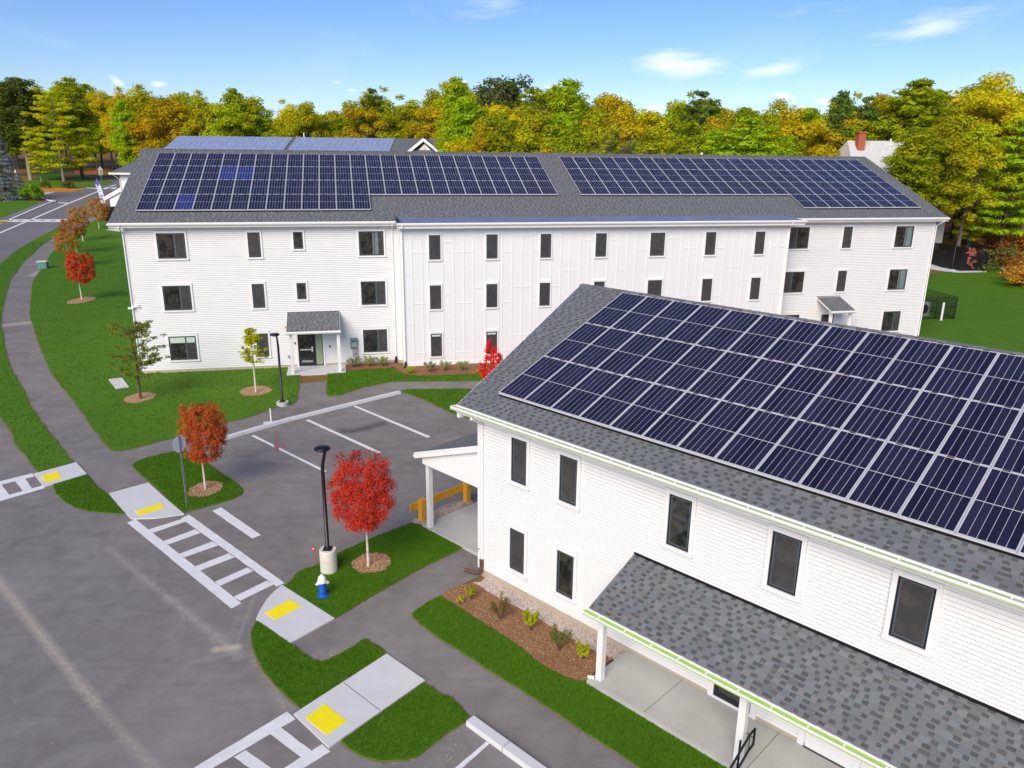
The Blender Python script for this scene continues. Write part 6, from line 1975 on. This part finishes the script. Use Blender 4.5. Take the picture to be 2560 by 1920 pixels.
(yx, yy), _, _ = OBJ['yew']
mound('yew_bush', yx, yy + 1, 3.6, 5.6, 4.5, 6000, .17, 'leaf_yew', 'bright green spreading yew beside the driveway at far left', 150)
for i, (x, y) in enumerate(OBJ['shrub_far']):
    mound('dark_shrub', x, y, 1.9, 3.0 + i, 2.5, 1800, .16, 'leaf_pine_dark', ('small' if i == 0 else 'wide') + ' dark clipped shrub on the orange bank across the road', 160 + i, 'dark shrubs on the bank')

# ================================================================ street furniture
def lamp(x, y, top, base_h, base_r, bend, label, round_head=True):
    e = empty('street_lamp', (x, y, T(y) + .03), 0, label, 'lamp post', 'black lamp posts')
    MB().lathe([(base_r, -.1), (base_r, base_h * .33), (base_r * .985, base_h * .34), (base_r, base_h * .36), (base_r, base_h * .66), (base_r * .985, base_h * .67), (base_r, base_h * .69), (base_r, base_h * .97), (base_r * .96, base_h)], 28).build('concrete_footing', M['concrete_grey'] if base_h < .3 else M['footing'], e, smooth=False)
    MB().box(-.14, .14, -.14, .14, base_h, base_h + .02).lathe([(.03, 0), (.03, .05)], 6, 0, (.1, .1, base_h)).lathe([(.03, 0), (.03, .05)], 6, 0, (-.1, .1, base_h)).lathe([(.03, 0), (.03, .05)], 6, 0, (.1, -.1, base_h)).lathe([(.03, 0), (.03, .05)], 6, 0, (-.1, -.1, base_h)).lathe([(.10, .02), (.085, .09)], 12, 0, (0, 0, base_h)).build('base_plate', M['black'], e)
    b = Vector(bend)
    MB().tube([(0, 0, base_h), (0, 0, top - .75), (b.x * .12, b.y * .12, top - .62), (b.x * .8, b.y * .8, top - .22), (b.x, b.y, top - .10)], [.068, .058, .055, .046, .046], 12).build('pole', M['black'], e, smooth=True)
    c = (b.x * 1.0 - .10 * (1 if b.x >= 0 else -1), b.y * .8, top - .06)
    MB().lathe([(.03, -.10), (.15, -.095), (.24, -.05), (.255, -.02), (.25, .0), (.20, .035), (.04, .05)], 24, 0, c).build('lamp_head', M['black'], e, smooth=True)
    MB().lathe([(.035, 0), (.035, .05)], 10, 0, (c[0] + .13, c[1], c[2] + .02)).build('photocell', M['plastic_black'], e)
    return e


M['footing'] = noisy('weathered_white_footing', (.72, .69, .60), (.62, .59, .50), 3, .8, .2, 30)
a, b = OBJ['lamp1'], OBJ['lamp1base']
lamp(a[0], a[1], a[2], b[2], .27, (.14, -.05, 0), 'black lamp post on a tall white concrete footing beside the blue hydrant')
a, b = OBJ['lamp2'], OBJ['lamp2base']
lamp(a[0], a[1], a[2], .18, .32, (.0, -.12, 0), 'black lamp post on a low white footing on the lawn by the entrance path')
a = OBJ['lamp3']
lamp(a[0], a[1], a[2], .12, .35, (-.14, 0, 0), 'black lamp post standing at the fence beyond the right end of the long building')

# hydrant
x, y, h = OBJ['hydrant']
e = empty('fire_hydrant', (x, y, .03), R(20), 'blue fire hydrant with a white bonnet on the grass in front of the lamp footing', 'hydrant')
s = h / .77
MB().lathe([(.17, -.02), (.17, .03), (.155, .04), (.12, .05), (.115, .06), (.108, .20), (.118, .21), (.118, .235), (.108, .245), (.105, .47), (.12, .49)], 20).build('barrel', M['hyd_blue'], e, smooth=False)
MB().lathe([(.145, .49), (.145, .52), (.13, .53), (.122, .60), (.105, .66), (.06, .70), (.035, .705), (.035, .745), (.0, .75)], 20).build('bonnet', M['hyd_white'], e, smooth=False)
for k, (rz, r0, L, z) in enumerate(((0, .042, .18, .44), (math.pi, .042, .18, .44), (math.pi / 2 + .5, .06, .18, .38))):
    MB().lathe([(r0, 0), (r0, L * .8), (r0 * 1.2, L * .8), (r0 * 1.2, L), (r0 * .4, L + .005), (r0 * .4, L + .03)], 14).build('outlet_cap', M['hyd_white'], e, (0, 0, z), (R(90), 0, rz + math.pi / 2))
for k in range(8):
    t = k * math.pi / 4
    MB().lathe([(.012, 0), (.012, .025)], 6).build('flange_bolt', M['hyd_blue'], e, (.145 * math.cos(t), .145 * math.sin(t), .03))
# red utility marker
x, y, h = OBJ['marker']
e = empty('utility_marker', (x, y, 0), R(-15), 'small red marker flag with a bent stem at the kerb left of the lamp footing', 'marker')
MB().tube([(0, 0, -.05), (-.03, 0, h * .55), (-.06, 0, h - .04)], [.012, .010, .008], 6).build('stem', M['red'], e)
o = MB().prism([(-.13, h - .10), (-.02, h - .12), (-.01, h), (-.12, h + .02)], -.006, .006, 0, 1).build('flag', M['red'], e)
MB().box(-.10, -.05, -.0095, -.0065, h - .07, h - .03).build('flag_label', M['hyd_white'], o)
# road sign seen from behind
x, y, h = OBJ['stop']
e = empty('road_sign', (x, y, .03), R(62), 'road sign seen from behind on a grey steel post beside the orange-red tree', 'sign')
MB().box(-.032, .032, -.004, .004, -.1, h - .02).box(-.034, -.026, -.022, .004, -.1, h - .02).box(.026, .034, -.022, .004, -.1, h - .02).build('post', M['galv'], e)
oc = [(.30 * math.cos(R(22.5 + 45 * k)), h - .34 + .34 * math.sin(R(22.5 + 45 * k))) for k in range(8)]
pl = MB().prism(oc, .006, .012, 0, 1).build('sign_plate', M['concrete'], e)
for z in (h - .16, h - .48):
    MB().lathe([(.02, 0), (.02, .012)], 8).build('bolt', M['galv'], pl, (0, -.02, z), (R(-90), 0, 0))
# white stake with a foot plate on the walkway
x, y, h = OBJ['stake']
e = empty('marker_post', (x, y, 0), R(25), 'thin white post on a square white plate behind the kerb stones', 'post')
MB().box(-.028, .028, -.028, .028, .04, h + .1).build('post', M['hyd_white'], e)
MB().box(-.35, .45, -.22, .22, -.02, .04).build('foot_plate', M['concrete'], e)
# timber guard rail
(x1, y1, h1), (x2, y2, h2) = OBJ['rail1'], OBJ['rail2']
ang = math.atan2(y2 - y1, x2 - x1)
L = math.hypot(x2 - x1, y2 - y1)
e = empty('guard_rail', (x1, y1, 0), ang, 'golden timber guard rail on two square posts beside the side porch', 'guard rail')
for px_ in (0, L):
    MB().prism([(-.10, -.05), (.10, -.05), (.10, .88), (.085, .90), (-.085, .90), (-.10, .88)], px_ - .10, px_ + .10).build('post', M['wood'], e)
MB().box(-.42, L + 1.6, .101, .19, .48, .76).build('rail_beam', M['wood'], e)
MB().prism([(-.10, -.05), (.10, -.05), (.10, .88), (-.10, .88)], L * 2 - .1, L * 2 + .1).build('post', M['wood'], e)
for px_ in (0, L):
    MB().lathe([(.018, 0), (.018, .012)], 8).build('bolt', M['galv'], e, (px_ + .02, -.101, .62), (R(90), 0, 0))
# utility cabinet by the path
x, y, h = OBJ['ubox']
e = empty('utility_cabinet', (x, y, .03), AANG, 'green utility cabinet with a pale flat lid at the edge of the path', 'cabinet')
MB().box(-.42, .48, -.38, .38, -.05, .72).build('cabinet', M['green_box'], e)
MB().box(-.50, .56, -.46, .46, .721, .79).build('lid', M['concrete'], e)
MB().box(-.02, .02, -.392, -.3805, .3, .5).build('handle', M['galv'], e)

# handrail at the porch step
hr = empty('handrail', tuple(BMX @ Vector((10.24, -1.38, .15))), BANG, 'black tubular handrail running down from the near porch post', 'handrail')
mb = MB()
mb.tube([(0, 0, .50), (0, 0, .92), (0, -.25, .90), (0, -1.0, .52), (0, -1.5, .25), (0, -1.62, -.1)], .027, 8)
mb.build('top_rail', M['black'], hr)
MB().tube([(0, 0, .505), (0, -.22, .47), (0, -1.0, .08), (0, -1.35, -.10)], .027, 8).build('lower_rail', M['black'], hr)
MB().tube([(0, -.66, -.05), (0, -.66, 1.02)], .027, 8).build('post', M['black'], hr)
MB().tube([(-.2, 0, .72), (.0, -.08, .74)], .012, 6).tube([(0, -.22, .47), (0, -.22, .90)], .010, 6).build('bracket', M['black'], hr)

# black fences at right, equipment between them
def mesh_fence(name, pts, h, label, dark, group=None, solid=True):
    x0, y0 = pts[0]
    e = empty(name, (x0, y0, T(y0)), 0, label, 'fence', group)
    Q = [Vector((px_ - x0, py_ - y0, 0)) for px_, py_ in pts]
    for q in Q:
        MB().tube([tuple(q + Vector((0, 0, -.1))), tuple(q + Vector((0, 0, h + .05)))], .035, 8).build('post', M['black'], e)
    for a, b in zip(Q[:-1], Q[1:]):
        for z in (.12, h * .55, h):
            MB().tube([tuple(a + Vector((0, 0, z))), tuple(b + Vector((0, 0, z)))], .022, 6).build('rail', M['black'], e)
        n = max(3, int((b - a).length / .07))
        mb = MB()
        for i in range(n):
            p = a + (b - a) * ((i + .5) / n)
            d = (b - a).normalized() * (.036 if solid else .009)
            w = (b - a).cross(Vector((0, 0, 1))).normalized() * .004
            mb.add([tuple(p - d - w + Vector((0, 0, .14))), tuple(p + d - w + Vector((0, 0, .14))), tuple(p + d - w + Vector((0, 0, h - .03))), tuple(p - d - w + Vector((0, 0, h - .03)))], ((0, 1, 2, 3),))
        if not solid:
            m_ = int(h / .09)
            for i in range(m_):
                z = .14 + i * (h - .2) / m_
                mb.quad(tuple(a + Vector((0, 0, z))), tuple(b + Vector((0, 0, z))), tuple(b + Vector((0, 0, z + .014))), tuple(a + Vector((0, 0, z + .014))))
        o = mb.build('mesh_panel', M['plastic_black'], e)
        o['kind'] = 'stuff'
    return e


f1 = OBJ['fence1']
mesh_fence('mesh_fence', [f1[0], f1[1], f1[2], f1[3], f1[4]], 2.1, 'front run of the black fence on the white walk beyond the long building', 1, 'black fences at right', True)
mesh_fence('mesh_fence', [f1[4], (57.6, 97.0), (56.6, 103.5), (53.2, 106.5)], 2.1, 'back run of the black enclosure fence below the golden grass', 1, 'black fences at right', True)
f2 = OBJ['fence2']
mesh_fence('mesh_fence', [tuple(f2[0]), tuple(f2[1]), tuple(f2[2]), (f2[2][0] - 1.2, f2[2][1] + 6.5), (f2[0][0] - 1.0, f2[0][1] + 6.2)], 1.9, 'black mesh fence round the equipment at the right end of the long building', 0, 'black fences at right', False)
e = empty('air_handler', (34.6, 68.2, 0), AANG, 'tall beige air-handling unit rising behind the black mesh enclosure', 'ventilation unit')
MB().box(-.8, .5, -.7, .6, 0, 1.0).box(-.75, .45, -.65, .55, 1.0, 2.3).build('cabinet', M['hvac'], e)
MB().prism([(-.9, 1.5), (-.35, 2.2), (-.35, 2.25), (-.95, 1.52)], -.8, .55).box(-.75, .5, -.25, .55, 2.3, 2.9).build('hood', M['hvac'], e)
MB().box(-.6, .35, -.26, -.251, 2.4, 2.8).build('vent_opening', M['drain'], e)
MB().box(-.65, .4, -.665, -.651, 1.1, 1.6).build('louvre', M['galv'], e)
e = empty('heat_pump', (35.0, 64.9, 0), AANG, 'grey heat pump low behind the black mesh fence', 'heat pump')
MB().box(-.5, .5, -.25, .25, .1, 1.2).build('casing', M['meter2'], e)
MB().lathe([(.38, 0), (.38, .03), (.1, .04)], 18).build('fan_grille', M['plastic_black'], e, (0, -.252, .65), (R(90), 0, 0))
MB().box(-.6, .6, -.35, .35, -.02, .1).build('pad', M['concrete_grey'], e)
e = empty('bollard', (35.7, 63.0, 0), 0, 'white bollard at the corner of the black mesh fence', 'bollard')
MB().lathe([(.09, -.05), (.09, 1.45), (.06, 1.52), (.0, 1.54)], 14).build('post', M['hyd_white'], e)
MB().lathe([(.13, -.05), (.13, .04)], 14).build('foot', M['concrete'], e)
# erosion socks
for i, (k, m, lb) in enumerate((('sock', 'green_cloth', 'green erosion sock at the lawn edge below the fence corner'), ('sock4', 'tan_cloth', 'straw-coloured erosion sock along the edge of the right lawn'),
                                ('sock2', 'green_cloth', 'green erosion sock at the right edge of the picture'), ('sock3', 'green_cloth', 'green erosion sock lying in the leaves beyond the black fence'))):
    p = OBJ[k]
    e = empty('erosion_sock', (p[0][0], p[0][1], T(p[0][1])), 0, lb, 'erosion sock', 'erosion socks')
    P = []
    for a, b in zip(p[:-1], p[1:]):
        for t_ in (0, .33, .66):
            q = (a[0] + (b[0] - a[0]) * t_, a[1] + (b[1] - a[1]) * t_)
            P.append((q[0] - p[0][0] + rnd.gauss(0, .08), q[1] - p[0][1] + rnd.gauss(0, .08), T(q[1]) - T(p[0][1]) + .14))
    P.append((p[-1][0] - p[0][0], p[-1][1] - p[0][1], T(p[-1][1]) - T(p[0][1]) + .14))
    MB().tube(P, [.24 + .05 * math.sin(i_ * 2.1) for i_ in range(len(P))], 10).build('sock', M[m], e, smooth=True)
    MB().box(-.03, .03, -.03, .03, 0, .5).build('stake', M['wood'], e)

# feather flag beside the road, white with blue letter-like marks
x, y, h = OBJ['flag']
fe = empty('feather_flag', (x, y, T(y)), R(10), 'purple and white feather flag with dark blue letters beside the road', 'flag')
lean = -.9
MB().tube([(.35, 0, -.2), (.3, 0, h * .3), (-.1, 0, h * .75), (-.75, 0, h)], [.04, .035, .025, .012], 6).build('pole', M['galv'], fe)
def edge(z):
    t_ = z / h
    return .33 - 1.08 * max(0, t_ - .12) ** 1.6
z0_, z1_ = .8, h * .80
L_, Rr = [], []
mb = MB()
N_ = 10
for i in range(N_):
    a, b = z0_ + (z1_ - z0_) * i / N_, z0_ + (z1_ - z0_) * (i + 1) / N_
    mb.add([(edge(a) - .85, .02 * math.sin(i), a), (edge(a) - .06, 0, a), (edge(b) - .06, 0, b), (edge(b) - .85, .02 * math.sin(i + 1), b)], ((0, 1, 2, 3),), 0)
mb.add([(edge(z1_) - .85, 0, z1_), (edge(z1_) - .06, 0, z1_), (edge(h * .92) - .1, 0, h * .92), (-.78, 0, h)], ((0, 1, 2, 3),), 1)
mb.add([(edge(z0_) - .06, .004, z0_), (edge(z0_), .004, z0_), (edge(h * .9), .004, h * .9), (edge(h * .9) - .08, .004, h * .9)], ((0, 1, 2, 3),), 2)
cl = mb.build('cloth', [M['flag_white'], M['flag_purple'], M['flag_blue']], fe)
GL = ((0, 1), (.0, .55), (.2, .6), (.15, .75), (.1, .5), (.0, .9), (.1, .8), (.1, .7), (.2, .9))
for i in range(9):
    z = z1_ - .22 - i * .40
    if z < z0_ + .15:
        break
    x0 = edge(z) - .72
    a, b = GL[i]
    mb = MB()
    if i in (0, 5):
        mb.box(x0, x0 + .5, -.03, -.022, z + .10, z + .20).box(x0, x0 + .5, -.03, -.022, z - .06, z + .04)
        mb.box(x0, x0 + .12, -.031, -.0225, z + .0401, z + .0999)
    else:
        mb.box(x0 + a * .5, x0 + b * .5, -.03, -.022, z + .02, z + .10)
        mb.box(x0 + a * .5, x0 + a * .5 + .10, -.031, -.0225, z + .1001, z + .20)
    mb.build('letter', M['flag_blue'], cl)

# far signs and lamp
x, y, h = OBJ['sign_far']
e = empty('road_sign', (x, y, T(y)), 0, 'grey-backed sign on a green post across the far road', 'sign')
MB().tube([(0, 0, -.2), (0, 0, h - 1.0)], .09, 8).build('post', M['green_box'], e)
MB().prism([(-.55, h - 2.2), (.45, h - 2.2), (.45, h - .9), (.75, h - .8), (0, h), (-.75, h - .8), (-.55, h - .9)], .1, .16, 0, 1).build('sign_plate', M['galv'], e)
x, y, h = OBJ['lamp_far']
e = empty('garden_lamp', (x, y, T(y)), 0, 'white garden lamp post beside the spruce at far left', 'lamp post')
MB().tube([(0, 0, -.2), (0, 0, h * .8)], .09, 8).build('post', M['hyd_white'], e)
MB().lathe([(.12, h * .8), (.22, h * .95), (.2, h * 1.1), (.05, h * 1.25)], 10).build('lantern', M['hyd_white'], e)
# black screen fence at the left rear corner
(ax, ay), (bx_, by_), hh = OBJ['blackfence']
mesh_fence('screen_fence', [(ax, ay), (bx_ + 1.5, by_), (bx_ + 7, by_ + 2)], max(2.4, hh), 'black screen fence end showing past the left eave of the long building', 1, None, True)
